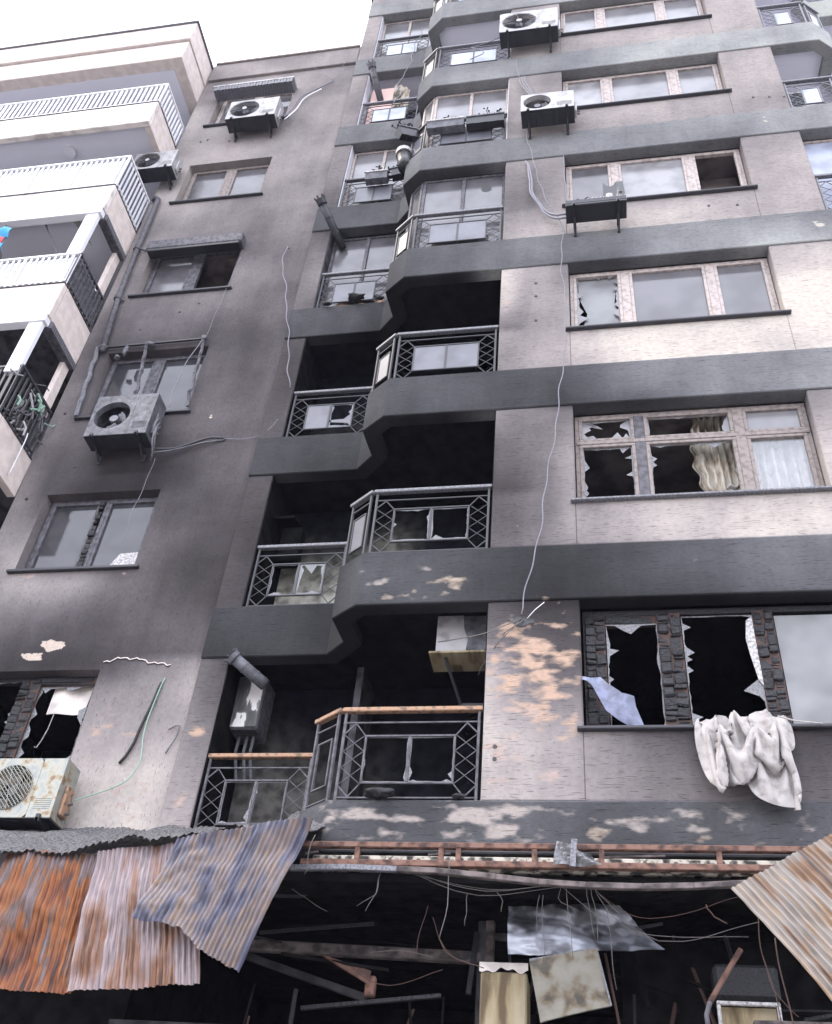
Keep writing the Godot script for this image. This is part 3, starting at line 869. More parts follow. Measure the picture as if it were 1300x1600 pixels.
	# windows of the right-hand bay
	var X := [1.02, 1.69, 1.81, 2.86, 2.98, 3.67]
	for k in range(0, 7):
		var hi := yb(k + 1)
		var lo: float = hi - [1.525, 1.615, 1.515, 1.505, 1.475, 1.525, 1.515][k]
		var z := -0.2
		if k == 0:
			var w := node("window", B)
			var f := geo()
			rim(f, 0.98, 3.71, lo, hi - 0.02, z - 0.1, z - 0.02, 0.07)
			obj("frame", f, M.char, w)
			char_blocks(w, 1.0, 1.21, lo + 0.05, hi - 0.1, z + 0.02, 1, 2)
			char_blocks(w, 1.74, 1.98, lo + 0.05, hi - 0.08, z + 0.03, 2, 2)
			char_blocks(w, 2.70, 2.90, lo + 0.05, hi - 0.08, z + 0.03, 3, 2)
			char_blocks(w, 1.21, 1.74, hi - 0.2, hi - 0.08, z, 4, 1)
			obj("broken_pane", pane_ring(1.22, 1.74, lo + 0.06, hi - 0.2, z - 0.02, 0.1, 21), M.shard, w)
			obj("broken_pane", pane_ring(1.99, 2.70, lo + 0.06, hi - 0.12, z - 0.02, 0.12, 27, [0.5, 1.5, 0.6, 0.7]), M.shard, w)
			f = geo()
			f.box(Vector3(2.91, lo + 0.06, z - 0.03), Vector3(3.66, hi - 0.14, z - 0.02))
			obj("pane", f, M.glass_milky, w)
			f = geo()
			var tear := PackedVector2Array([Vector2(2.69, hi - 0.15), Vector2(2.7, lo + 0.55), Vector2(2.66, lo + 0.62), Vector2(2.62, lo + 0.9), Vector2(2.6, lo + 1.1), Vector2(2.63, hi - 0.2)])
			f.outline(tear, z - 0.01, z - 0.002)
			obj("torn_film", f, M.melted_white, w)
		elif k == 1:
			var tr := 10.44
			var w := window(B, 0.97, 3.72, lo, hi - 0.03, z, "frame_scorched", [
				[X[0], X[1], lo + 0.05, tr - 0.03, ["shard", 0.16, 5, [0.3, 0.5, 1.0, 0.3]]], [X[2], X[3], lo + 0.05, tr - 0.03, ["shard", 0.1, 6, [0.2, 0.2, 0.8, 0.6]]], [X[4], X[5], lo + 0.05, tr - 0.03, "glass_clear"],
				[X[0], X[1], tr + 0.03, hi - 0.08, ["glass_upper", 0.3, 7, [0.4, 0.3, 0.4, 1.4]]], [X[2], X[3], tr + 0.03, hi - 0.08, ["glass_upper", 0.2, 8, [0.2, 1.4, 0.2, 0.6]]], [X[4], X[5], tr + 0.03, hi - 0.08, "glass_upper"]])
			var f := geo()
			f.box(Vector3(0.99, tr - 0.03, z - 0.06), Vector3(3.7, tr + 0.03, z + 0.02), 0.006)
			obj("transom", f, M.frame_scorched, w)
			for x in [[1.69, 1.81], [2.86, 2.98]]:
				f = geo()
				f.box(Vector3(x[0], lo + 0.06, z - 0.065), Vector3(x[1], hi - 0.09, z + 0.016), 0.006)
				obj("mullion", f, M.frame_sooty if x[0] < 2 else M.frame_scorched, w)
		else:
			var kinds: Array = [[["glass_upper", 0.13, 33, [0.4, 0.8, 0.5, 0.8]], "glass_upper", "glass_upper"], ["glass_sooty", "glass_upper", ""], ["glass_upper", "glass_upper", "glass_upper"], ["glass_upper", "glass_upper", "glass_upper"], ["glass_upper", "glass_upper", "glass_upper"]][k - 2]
			var w := window(B, 0.97, 3.72, lo, hi - 0.03, z, "frame_beige", [[X[0], X[1], lo + 0.05, hi - 0.08, kinds[0]], [X[2], X[3], lo + 0.05, hi - 0.08, kinds[1]], [X[4], X[5], lo + 0.05, hi - 0.08, kinds[2]]])
			for x in [[1.69, 1.81], [2.86, 2.98]]:
				var f := geo()
				f.box(Vector3(x[0], lo + 0.06, z - 0.065), Vector3(x[1], hi - 0.09, z + 0.016), 0.006)
				obj("mullion", f, M.frame_beige, w)
			if k == 2:     # a sagging piece of film behind the broken pane
				var f := geo()
				f.outline(PackedVector2Array([Vector2(1.08, lo + 0.07), Vector2(1.64, lo + 0.07), Vector2(1.65, lo + 0.5), Vector2(1.58, lo + 0.8), Vector2(1.65, lo + 1.38), Vector2(1.08, lo + 1.4), Vector2(1.1, lo + 0.95), Vector2(1.2, lo + 0.6)]), z - 0.06, z - 0.052)
				obj("torn_film", f, M.glass_milky, w)
			var c := geo()     # added sheet: blinds, and the dim light of rooms painted behind glass
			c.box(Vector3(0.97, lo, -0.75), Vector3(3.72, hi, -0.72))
			obj("backing_sheet", c, M.room_pale if k > 3 else M.room_gray, B)

	# railings and glazing. front bay, its slanted corner, the set-back left bay
	var diag := Vector2(-1.45, 0) - Vector2(-1.78, -0.25)
	for k in range(0, 7):
		var y := yt(k)
		var hm: String = ["rail_rust", "rail_gray", "rail_gray", "rail_gray", "rail_dark", "rail_gray", "rail_gray"][k]
		var bm: String = "rail_dark" if k > 0 else "frame_sooty"
		if k in [1, 2]: bm = "rail_dark"
		var rp: Array = [[["shard", 0.035, 91, [0.8, 0.7, 0.4, 0.3]], ["shard", 0.035, 92, [0.6, 0.9, 0.4, 0.8]]], [["shard", 0.07, 93, [0.7, 0.8, 0.3, 0.4]], ["shard", 0.07, 94, [0.7, 0.9, 0.5, 0.8]]], ["panel_frosted", "panel_frosted"], ["panel_frosted", "panel_frosted"], ["panel_frosted", "panel_frosted"], ["panel_clean", "panel_clean"], ["panel_clean", "panel_clean"]][k]
		var lp: Array = [[["shard", 0.09, 95, [0.8, 0.5, 0.3, 0.7]], ["shard", 0.06, 96, [0.6, 0.5, 0.4, 0.5]]], [["shard", 0.1, 97, [0.3, 0.5, 0.3, 0.7]], ["glass_milky", 0.3, 98, [0.5, 0.5, 0.5, 0.9]]], ["panel_frosted", ["panel_frosted", 0.42, 99, [0.7, 0.9, 0.15, 0.6]]], ["panel_frosted", "panel_frosted"], ["panel_frosted", "panel_frosted"], ["panel_clean", "panel_clean"], ["panel_clean", "panel_clean"]][k]
		railing(B, -1.42, -0.03, y, -0.09, [hm, bm], rp)
		railing(B, -1.76, -1.76 + diag.length() - 0.04, y, -0.32, [hm, bm], ["panel_frosted"] if k > 0 else [], atan2(-diag.y, diag.x), false, 1.0, false)
		railing(B, -3.18, -1.98, y, -1.04, [hm, bm], lp)
		railing(B, 4.65, 5.42, y, -0.09, ["rail_gray", "rail_gray"], ["panel_clean"], 0.0, true, 1.0, false)
		railing(B, 5.47, 5.47 + diag.length() - 0.06, y, -0.11, ["rail_gray", "rail_gray"], ["panel_clean"], atan2(-diag.y, -diag.x) + PI, false, 1.0, false)
	for k in [3, 4, 6]:
		var h: float = yb(k + 1) - yt(k) - 0.02
		var pn := "glass_sooty" if k == 3 else "glass_upper"
		var fr := "frame_sooty" if k == 3 else "frame_beige"
		glazing(B, Vector3(-1.40, yt(k), -0.2), Vector3(-0.02, yt(k), -0.2), h, fr, pn, 2)
		glazing(B, Vector3(-1.66, yt(k), -0.42), Vector3(-1.42, yt(k), -0.21), h, fr, pn, 1)
		glazing(B, Vector3(-3.18, yt(k), -1.16), Vector3(-1.9, yt(k), -1.16), h, fr, pn, 2)
	for k in [3, 6]:
		glazing(B, Vector3(4.64, yt(k), -0.2), Vector3(5.4, yt(k), -0.2), yb(k + 1) - yt(k) - 0.02, "frame_beige", "panel_clean", 1)
	# the hole of a stovepipe in the glazed bay, a duct hole in the pier
	g = geo()
	for i in 24:
		var a := TAU * i / 24
		var b := TAU * (i + 1) / 24
		g.tri(Vector3(-0.33, 16.55, -0.221), Vector3(-0.33 + cos(a) * 0.085, 16.55 + sin(a) * 0.085, -0.221), Vector3(-0.33 + cos(b) * 0.085, 16.55 + sin(b) * 0.085, -0.221))
	obj("pipe_hole", g, M.black_plastic, B)
	g = geo()
	var hole := PackedVector2Array()
	for i in 14:
		var a := TAU * i / 14
		hole.append(Vector2(0.37 + cos(a) * 0.12 * (1.0 + 0.2 * sin(i * 3.0)), 7.69 + sin(a) * 0.055 * (1.0 + 0.25 * cos(i * 5.0))))
	g.outline(hole, -0.03, -0.012)
	obj("duct_hole", g, M.black_plastic, B)
	for q in [[3.05, 15.1], [3.45, 15.05], [4.1, 18.2], [4.35, 18.15], [4.58, 18.1], [0.12, 6.25], [0.12, 6.12], [0.5, 13.55], [0.5, 13.25], [0.5, 12.7]]:
		g = geo()
		g.tube([Vector3(q[0], q[1], -0.05), Vector3(q[0], q[1], -0.008)], 0.02, 8)
		obj("bolt_hole", g, M.black_plastic, B)
	# furniture of the burnt first storey: door frames against the back wall
	for q in [[-1.45, 5.72, 7.4, "plaster_white"], [-0.55, 5.72, 7.2, "frame_sooty"], [-0.42, 5.72, 7.0, "frame_sooty"], [-0.1, 5.72, 7.3, "soot_gray"], [-2.75, 5.72, 7.1, "frame_sooty"]]:
		g = geo()
		var pts := []
		for i in 8: pts.append(Vector3(q[0] + 0.02 * sin(i * 2.7 + q[0] * 9), lerpf(q[1], q[2], i / 7.0), -2.3))
		for i in 7: g.bar(pts[i], pts[i + 1], 0.05, 0.06, Vector3(0, 0, 1))
		obj("door_frame", g, M[q[3]], B)
	g = geo()
	g.box(Vector3(-1.7, 5.6, -2.39), Vector3(-1.62, 8.0, -1.3))
	obj("partition", g, M.soot_gray, B)
	# shop floor below
	g = geo()
	g.box(Vector3(-3.55, 4.95, -0.4), Vector3(8.0, 5.03, -0.06))
	obj("shop_ceiling_edge", g, M.soot_black, B)
	g = geo()
	g.box(Vector3(-3.5, 0.02, -5.0), Vector3(8.0, 5.2, -4.9))
	g.box(Vector3(-3.55, 0.02, -5.0), Vector3(-3.4, 5.2, -1.0))
	obj("shop_wall", g, M.soot_black, B)
	g = geo()
	g.box(Vector3(-1.5, 5.05, -0.28), Vector3(8.0, 5.16, 0.02), 0.01)
	obj("shop_lintel", g, M.ledge, B)
	var pil := node("shop_pillar", B)
	g = geo()
	g.box(Vector3(0.0, 0.0, -0.9), Vector3(0.4, 4.36, -0.5), 0.015)
	obj("pillar_shaft", g, M.pillar, pil)
	g = geo()
	g.grid(60, 3, func(u: float, v: float) -> Vector3: return Vector3(u * 0.42 - 0.01, 4.43 - v * (0.06 + 0.016 * sin(u * 9.0) + 0.012 * sin(u * 23.0 + 1.0)), -0.485 - 0.015 * v), 0.012)
	obj("pillar_plaster_edge", g, M.plaster_white, pil)
	for q in [[Vector3(-3.3, 4.7, -1.0), Vector3(-0.05, 4.62, -1.0), 0.1, "sooty_beam"], [Vector3(-0.05, 4.0, -1.0), Vector3(-0.05, 4.95, -1.0), 0.09, "soot_gray"], [Vector3(0.05, 4.82, -1.0), Vector3(0.4, 4.8, -1.0), 0.06, "sooty_beam"], [Vector3(0.02, 4.4, -0.98), Vector3(0.02, 4.95, -0.98), 0.08, "sooty_beam"], [Vector3(-3.2, 4.95, -1.6), Vector3(-1.2, 4.35, -1.4), 0.07, "soot_gray"], [Vector3(2.2, 3.95, -0.3), Vector3(4.5, 3.97, -0.3), 0.08, "sooty_beam"]]:
		g = geo()
		g.bar(q[0], q[1], q[2])
		obj("shop_beam", g, M[q[3]], B)
	var rr := RandomNumberGenerator.new()
	rr.seed = 77
	for i in 46:
		var a := Vector3(rr.randf_range(-3.0, 3.0), rr.randf_range(3.9, 4.95), rr.randf_range(-1.8, -0.5))
		var steep := rr.randf() < 0.55
		var b := a + (Vector3(rr.randf_range(-0.2, 0.2), -rr.randf_range(0.3, 0.9), 0.1) if steep else Vector3(rr.randf_range(0.5, 1.3), rr.randf_range(-0.25, 0.15), 0.0))
		g = geo()
		g.bar(a, b, rr.randf_range(0.012, 0.05), rr.randf_range(0.012, 0.04))
		obj("charred_batten", g, M[["char", "soot_black", "soot_black", "char", "wire_rust"][i % 5]], B)
	g = geo()
	g.box(Vector3(1.2, 2.5, -1.3), Vector3(3.2, 4.9, -1.2))
	obj("shop_wall", g, M.soot_black, B)
	g = geo()
	g.box(Vector3(-3.4, 0.02, -0.8), Vector3(-1.9, 3.9, -0.7))
	obj("shop_wall", g, M.soot_gray, B)

# ------------------------------------------------------------------ the left-hand building
func bars_rail(parent: Node, a: Vector3, b: Vector3, h: float, m: String, spacing: float, panel := "") -> void:
	var w := node("railing", parent, a)
	var d := b - a
	w.rotation.y = atan2(-d.z, d.x)
	var L := d.length()
	for y in [[h - 0.025, h + 0.02, 0.025], [0.1, 0.13, 0.014]]:
		var g := geo()
		g.box(Vector3(-0.02, y[0], -y[2]), Vector3(L + 0.02, y[1], y[2]), 0.004)
		obj("rail", g, M[m], w)
	var n := int(L / spacing)
	for i in range(maxi(0, n - 60), n + 1):
		var g := geo()
		var x := L * i / n
		var t := 0.018 if i % 8 else 0.026
		g.box(Vector3(x - t, 0.0, -0.009), Vector3(x + t, h - 0.025, 0.009))
		obj("baluster", g, M[m], w)
	if panel:
		var g := geo()
		g.box(Vector3(0.0, 0.12, -0.035), Vector3(L, h - 0.06, -0.025))
		obj("panel", g, M[panel], w)

func left_building() -> void:
	var B := thing("apartment_building", Vector3.ZERO, "lower pink apartment block with white balconies at its left and a smoke-stained side", "building")
	var F: Material = M.ribbed_stucco
	var Z := -1.03
	# wall with six windows: piers left and right of the windows, spandrels between
	var sills := [6.40, 9.45, 12.45, 15.55, 18.53, 21.53]
	var heads := [7.87, 10.86, 14.02, 17.0, 19.95, 23.05]
	var mk := func() -> Geo:
		var q := geo(WALL)
		q.map = MAP_L
		return q
	var g: Geo = mk.call()
	g.box(Vector3(-7.1, 4.6, Z - 0.35), Vector3(-6.6, 23.65, Z))
	obj("wall", g, F, B)
	g = mk.call()
	g.box(Vector3(-4.85, 4.6, Z - 0.35), Vector3(-3.552, 23.65, Z))
	obj("wall", g, F, B)
	for i in 7:
		g = mk.call()
		g.box(Vector3(-6.6, 4.6 if i == 0 else heads[i - 1], Z - 0.35), Vector3(-4.85, sills[i] if i < 6 else 23.65, Z))
		obj("spandrel_wall", g, F, B)
	for i in 6:
		var lo: float = sills[i]
		var hi: float = heads[i]
		g = geo()
		g.box(Vector3(-6.68, lo - 0.03, Z - 0.2), Vector3(-4.78, lo + 0.012, Z + 0.06), 0.006)
		obj("window_sill", g, M.dark_sill, B)
		g = geo()
		g.box(Vector3(-6.58, lo, -3.2), Vector3(-4.87, hi, -3.1))
		g.box(Vector3(-6.7, lo - 0.2, -3.1), Vector3(-6.6, hi + 0.2, Z - 0.36))
		g.box(Vector3(-4.85, lo - 0.2, -3.1), Vector3(-4.75, hi + 0.2, Z - 0.36))
		g.box(Vector3(-6.7, hi + 0.01, -3.1), Vector3(-4.75, hi + 0.1, Z - 0.36))
		g.box(Vector3(-6.7, lo - 0.1, -3.1), Vector3(-4.75, lo - 0.01, Z - 0.36))
		obj("room_wall", g, M.soot_black if i == 0 else M.room_gray, B)
		var z := Z - 0.16
		var a := -6.58
		var b := -4.87
		if i == 0:
			var w := node("window", B)
			g = geo()
			rim(g, a, b, lo, hi, z - 0.08, z, 0.06)
			obj("frame", g, M.char, w)
			char_blocks(w, -5.92, -5.66, lo + 0.05, hi - 0.05, z + 0.06, 12, 2)
			char_blocks(w, -5.66, -4.9, hi - 0.13, hi - 0.03, z + 0.05, 13, 1)
			char_blocks(w, -4.96, -4.88, lo + 0.05, hi - 0.1, z + 0.03, 14, 1)
			obj("broken_pane", pane_ring(-5.66, -4.96, lo + 0.05, hi - 0.13, z - 0.01, 0.07, 55), M.shard, w)
			obj("broken_pane", pane_ring(-6.5, -5.92, lo + 0.05, hi - 0.05, z - 0.01, 0.12, 56), M.shard, w)
			g = geo()
			g.grid(10, 5, func(u: float, v: float) -> Vector3: return Vector3(lerpf(-5.52, -5.0, u), lerpf(7.8, 7.40, v), z - 0.1 + 0.02 * sin(u * 7)), 0.01)
			obj("roller_blind", g, M.plaster_white, w)
			g = geo()
			g.tube([Vector3(-5.42, 7.4, z - 0.09), Vector3(-5.43, 7.2, z - 0.09), Vector3(-5.46, 7.05, z - 0.09), Vector3(-5.5, 6.96, z - 0.1), Vector3(-5.53, 6.97, z - 0.1)], 0.006, 5)
			obj("blind_cord", g, M.melted_white, w)
			continue
		var fr: String = ["", "frame_sooty", "frame_sooty", "frame_sooty", "frame_scorched", "frame_beige"][i]
		var pn: String = ["", "glass_dark", "glass_dark", "glass_sooty", "glass_sooty", "glass_upper"][i]
		var right: Variant = "" if i == 3 else pn
		var w := window(B, a, b, lo + 0.012, hi, z, fr, [[a + 0.05, -5.79, lo + 0.05, hi - 0.05, pn], [-5.66, b - 0.05, lo + 0.05, hi - 0.05, right]])
		g = geo()
		g.box(Vector3(-5.79, lo + 0.05, z - 0.06), Vector3(-5.66, hi - 0.05, z + 0.015), 0.006)
		obj("mullion", g, M[fr], w)
		if i == 1:
			char_blocks(w, -5.8, -5.71, lo + 0.06, hi - 0.06, z + 0.05, 31, 1)
			g = geo()
			g.outline(PackedVector2Array([Vector2(-5.32, 9.52), Vector2(-5.36, 9.6), Vector2(-5.24, 9.84), Vector2(-4.95, 9.86), Vector2(-4.94, 9.52)]), z - 0.02, z - 0.012)
			obj("clean_patch", g, M.melted_white, w)
	# roller shutter boxes over three of the windows
	var box := node("shutter_box", B)
	g = geo()
	g.box(Vector3(-6.62, 16.72, Z), Vector3(-4.80, 16.98, Z + 0.2), 0.02)
	obj("shutter_housing", g, M.frame_sooty, box)
	g = geo()
	g.box(Vector3(-6.58, 16.66, Z + 0.01), Vector3(-4.84, 16.72, Z + 0.19), 0.01)
	obj("shutter_opening", g, M.black_plastic, box)
	box = node("shutter_box", B)
	for i in 26:
		g = geo()
		var x := lerpf(-6.62, -4.82, i / 26.0)
		g.box(Vector3(x + 0.004, 22.62, Z + 0.005), Vector3(x + 0.066, 22.78, Z + 0.27 + 0.004 * (i % 2)), 0.006)
		obj("awning_slat", g, M.rail_gray, box)
	g = geo()
	g.box(Vector3(-6.65, 22.78, Z + 0.002), Vector3(-4.8, 22.84, Z + 0.28), 0.008)
	obj("awning_rail", g, M.casing_white, box)
	box = node("shutter_box", B)       # melted remains round the third window
	g = geo()
	for q in [[Vector3(-6.7, 14.12, Z + 0.05), Vector3(-4.95, 14.15, Z + 0.05), 0.035]]:
		g.bar(q[0], q[1], q[2])
	obj("shutter_rail", g, M.black_plastic, box)
	for q in [[-6.78, 14.12, -6.64, 12.45, 0.05], [-4.93, 14.17, -4.84, 12.5, 0.035], [-5.92, 14.1, -5.73, 12.6, 0.04]]:
		g = geo()
		var pts := []
		for i in 12:
			var t := i / 11.0
			pts.append(Vector3(lerpf(q[0], q[2], t) + 0.008 * sin(i * 1.7 + q[0]) + 0.006 * sin(i * 4.1), lerpf(q[1], q[3], t), Z + 0.07 + 0.012 * sin(i * 2.3)))
		for i in 11: g.bar(pts[i], pts[i + 1], q[4] * 1.3, q[4] * 0.8, Vector3(0, 0, 1))
		for i in 5: g.tube([pts[i * 2], pts[i * 2 + 1] + Vector3(0.02 * sin(i * 3.0), 0, 0.03), pts[i * 2 + 2]], 0.008 + 0.006 * (i % 3), 5)
		obj("melted_guide", g, M.frame_sooty if q[4] < 0.045 else M.rail_gray, box)
	for q in [[-6.7, 14.1, 0.13, 0.09], [-6.25, 13.95, 0.05, 0.2], [-5.85, 14.08, 0.14, 0.07], [-4.93, 14.12, 0.07, 0.09], [-6.35, 13.8, 0.07, 0.06]]:
		g = geo()
		var nz := FastNoiseLite.new()
		nz.seed = int(q[1] * 100)
		nz.frequency = 6.0
		g.grid(12, 8, func(u: float, v: float) -> Vector3:
			var d := Vector3(cos(TAU * u) * sin(PI * v), -cos(PI * v), -sin(TAU * u) * sin(PI * v))
			return Vector3(q[0], q[1], Z + 0.08) + d * Vector3(q[2], q[3], 0.07) * 0.62 * (1.0 + 1.1 * nz.get_noise_3d(d.x * 0.3, d.y * 0.3, d.z * 0.3)))
		obj("melted_lump", g, M.casing_burnt, box, true)
	# cornice of the flat part
	g = mk.call()
	g.box(Vector3(-7.05, 23.65, -6.0), Vector3(-3.56, 24.38, Z + 0.06), 0.01)
	obj("cornice", g, F, B)
	g = geo()
	g.box(Vector3(-7.0, 24.38, -6.0), Vector3(-3.56, 24.45, Z + 0.1), 0.01)
	obj("coping", g, M.frame_scorched, B)
	# balconies
	var R := -7.12
	var FRONT := 0.0
	var floors := [[7.75, 8.55, 9.55], [10.87, 11.6, 12.6], [13.8, 14.63, 15.5], [16.85, 17.6, 18.65], [19.95, 20.75, 21.55]]
	for i in 5:
		var f: Array = floors[i]
		var bal := node("balcony", B)
		g = geo()
		g.box(Vector3(-17.0, f[0], FRONT - 0.12), Vector3(R, f[1], FRONT), 0.012)
		obj("front_parapet", g, M.plaster_white if i > 2 else M.plaster_pink, bal)  # white front: pale finish plus the glare on it, painted in
		g = geo()
		g.box(Vector3(R - 0.12, f[0], Z - 0.01), Vector3(R, f[1], FRONT - 0.12))
		obj("side_parapet", g, M.plaster_pink, bal)
		g = geo()
		g.box(Vector3(-17.0, f[0] + 0.16, -2.3), Vector3(R - 0.12, f[0] + 0.36, FRONT - 0.12))
		obj("floor_slab", g, M.ceiling_paint if i > 2 else M.soot_gray, bal)
		g = geo()
		g.box(Vector3(-17.0, f[1], FRONT - 0.13), Vector3(R + 0.005, f[1] + 0.025, FRONT + 0.015), 0.006)
		g.box(Vector3(R - 0.13, f[1], Z), Vector3(R + 0.015, f[1] + 0.025, FRONT - 0.13), 0.006)
		obj("parapet_cap", g, M.dark_sill if i != 3 else M.frame_sooty, bal)
	for i in 5:
		var f: Array = floors[i]
		var m: String = ["rail_dark", "rail_dark", "frame_sooty", "rail_white", "rail_white"][i]
		bars_rail(B, Vector3(-17.0, f[1] + 0.025, FRONT - 0.05), Vector3(R - 0.03, f[1] + 0.025, FRONT - 0.05), f[2] - f[1], m if i != 2 else "rail_white", 0.11, "rail_white" if i in [2, 3] else "")  # white front panel added where glare washes the bars together
		bars_rail(B, Vector3(R - 0.03, f[1] + 0.025, FRONT - 0.05), Vector3(R - 0.03, f[1] + 0.025, Z + 0.02), f[2] - f[1], m, 0.1, "frame_sooty" if i == 2 else ("panel_frosted" if i == 3 else ""))
	# enclosed corner posts with a boxed head under the next balcony
	for q in [[11.6, 13.8], [14.63, 16.85]]:
		var fr := node("corner_frame", B)
		g = geo()
		g.box(Vector3(R - 0.30, q[0] + 0.9, FRONT - 0.12), Vector3(R - 0.06, q[1] - 0.14, FRONT - 0.02), 0.01)
		obj("corner_post", g, M.rail_white, fr)
		g = geo()
		g.box(Vector3(R - 0.14, q[0] + 0.9, Z + 0.02), Vector3(R - 0.05, q[1] - 0.14, Z + 0.2), 0.01)
		obj("wall_post", g, M.plaster_pink, fr)
		g = geo()
		g.box(Vector3(-17, q[1] - 0.14, FRONT - 0.14), Vector3(R - 0.02, q[1] - 0.004, FRONT + 0.01), 0.008)
		obj("head_rail", g, M.rail_white, fr)
		g = geo()
		g.box(Vector3(R - 0.14, q[1] - 0.16, Z + 0.01), Vector3(R + 0.02, q[1] - 0.004, FRONT - 0.141), 0.008)
		obj("head_rail", g, M.frame_sooty, fr)
		for k in 18:
			var z := lerpf(Z + 0.03, FRONT - 0.17, k / 17.0)
			g = geo()
			g.box(Vector3(R + 0.02, q[1] - 0.15, z - 0.014), Vector3(R + 0.028, q[1] - 0.02, z + 0.014))
			obj("shutter_rib", g, M.rail_gray, fr)
	# roof slab over the top balcony
	g = geo()
	g.box(Vector3(-17.0, 22.75, -6.0), Vector3(R, 23.5, FRONT), 0.012)
	obj("roof_fascia", g, M.plaster_pink, B)
	g = geo()
	g.box(Vector3(-17.0, 23.53, -6.0), Vector3(R + 0.02, 24.3, FRONT + 0.06), 0.012)
	obj("roof_fascia", g, M.plaster_pink, B)
	g = geo()
	g.box(Vector3(-17.0, 23.5, -6.0), Vector3(R - 0.02, 23.53, FRONT - 0.02))
	g.box(Vector3(-17.0, 24.3, -6.0), Vector3(R + 0.06, 24.36, FRONT + 0.1), 0.01)
	obj("coping", g, M.rail_gray, B)
	g = geo()
	g.box(Vector3(-17.0, 22.735, -2.2), Vector3(R - 0.25, 22.748, FRONT - 0.25))
	obj("ceiling", g, M.ceiling_paint, B)
	# back wall of the balconies and outer shell
	g = geo()
	g.box(Vector3(-17.0, 4.6, -2.6), Vector3(R - 0.1, 23.0, -2.3))
	g.box(Vector3(R - 0.1, 4.6, -6.0), Vector3(R, 23.65, Z - 0.36))
	obj("balcony_wall", g, M.room_pale, B)
	g = geo()
	g.box(Vector3(-17.0, 0.0, -6.2), Vector3(-3.57, 23.65, -6.02))
	g.box(Vector3(-3.66, 4.6, -6.0), Vector3(-3.56, 24.3, -1.4))
	g.box(Vector3(-17.1, 0.0, -6.2), Vector3(-17.0, 24.2, -0.4))
	obj("rear_wall", g, M.plaster_pink, B)
	for x in [-9.05]:
		g = geo()
		g.tube([Vector3(x, 20.12, -0.5), Vector3(x, 20.04, -0.5)], 0.12, 20)
		obj("ceiling_lamp", g, M.rail_white, B)
	# lumps of the crack and the old repair
	g = geo()
	var cp := []
	for i in 22:
		var t := i / 21.0
		cp.append(Vector3(lerpf(-4.84, -3.95, t), 7.96 + 0.05 * sin(t * 5.0) + 0.014 * sin(i * 2.1) + 0.012 * sin(i * 5.3), Z + 0.004))
	for i in 21: g.bar(cp[i], cp[i + 1], 0.010 + 0.005 * sin(i * 1.3), 0.008)
	obj("plaster_crack", g, M.char, B)
	g = geo()
	for i in 21: g.bar(cp[i] + Vector3(0, 0.014, -0.002), cp[i + 1] + Vector3(0, 0.014, -0.002), 0.012 + 0.006 * sin(i * 1.9), 0.012)
	obj("crack_lip", g, M.plaster_pink, B)
	for q in [[-5.3, 15.2], [-5.6, 15.0], [-6.2, 14.6], [-6.9, 12.6], [-6.35, 11.4], [-6.9, 10.8], [-6.6, 20.9], [-6.45, 20.95], [-5.95, 20.8], [-3.95, 16.62]]:
		g = geo()
		g.tube([Vector3(q[0], q[1], Z - 0.01), Vector3(q[0], q[1], Z + 0.012)], 0.022, 8)
		obj("bolt_hole", g, M.black_plastic, B)
	# shop wall under the canopy
	g = geo()
	g.box(Vector3(-17.0, 0.0, Z - 0.3), Vector3(-3.57, 4.6, Z - 0.02))
	obj("shop_wall", g, M.soot_black, B)

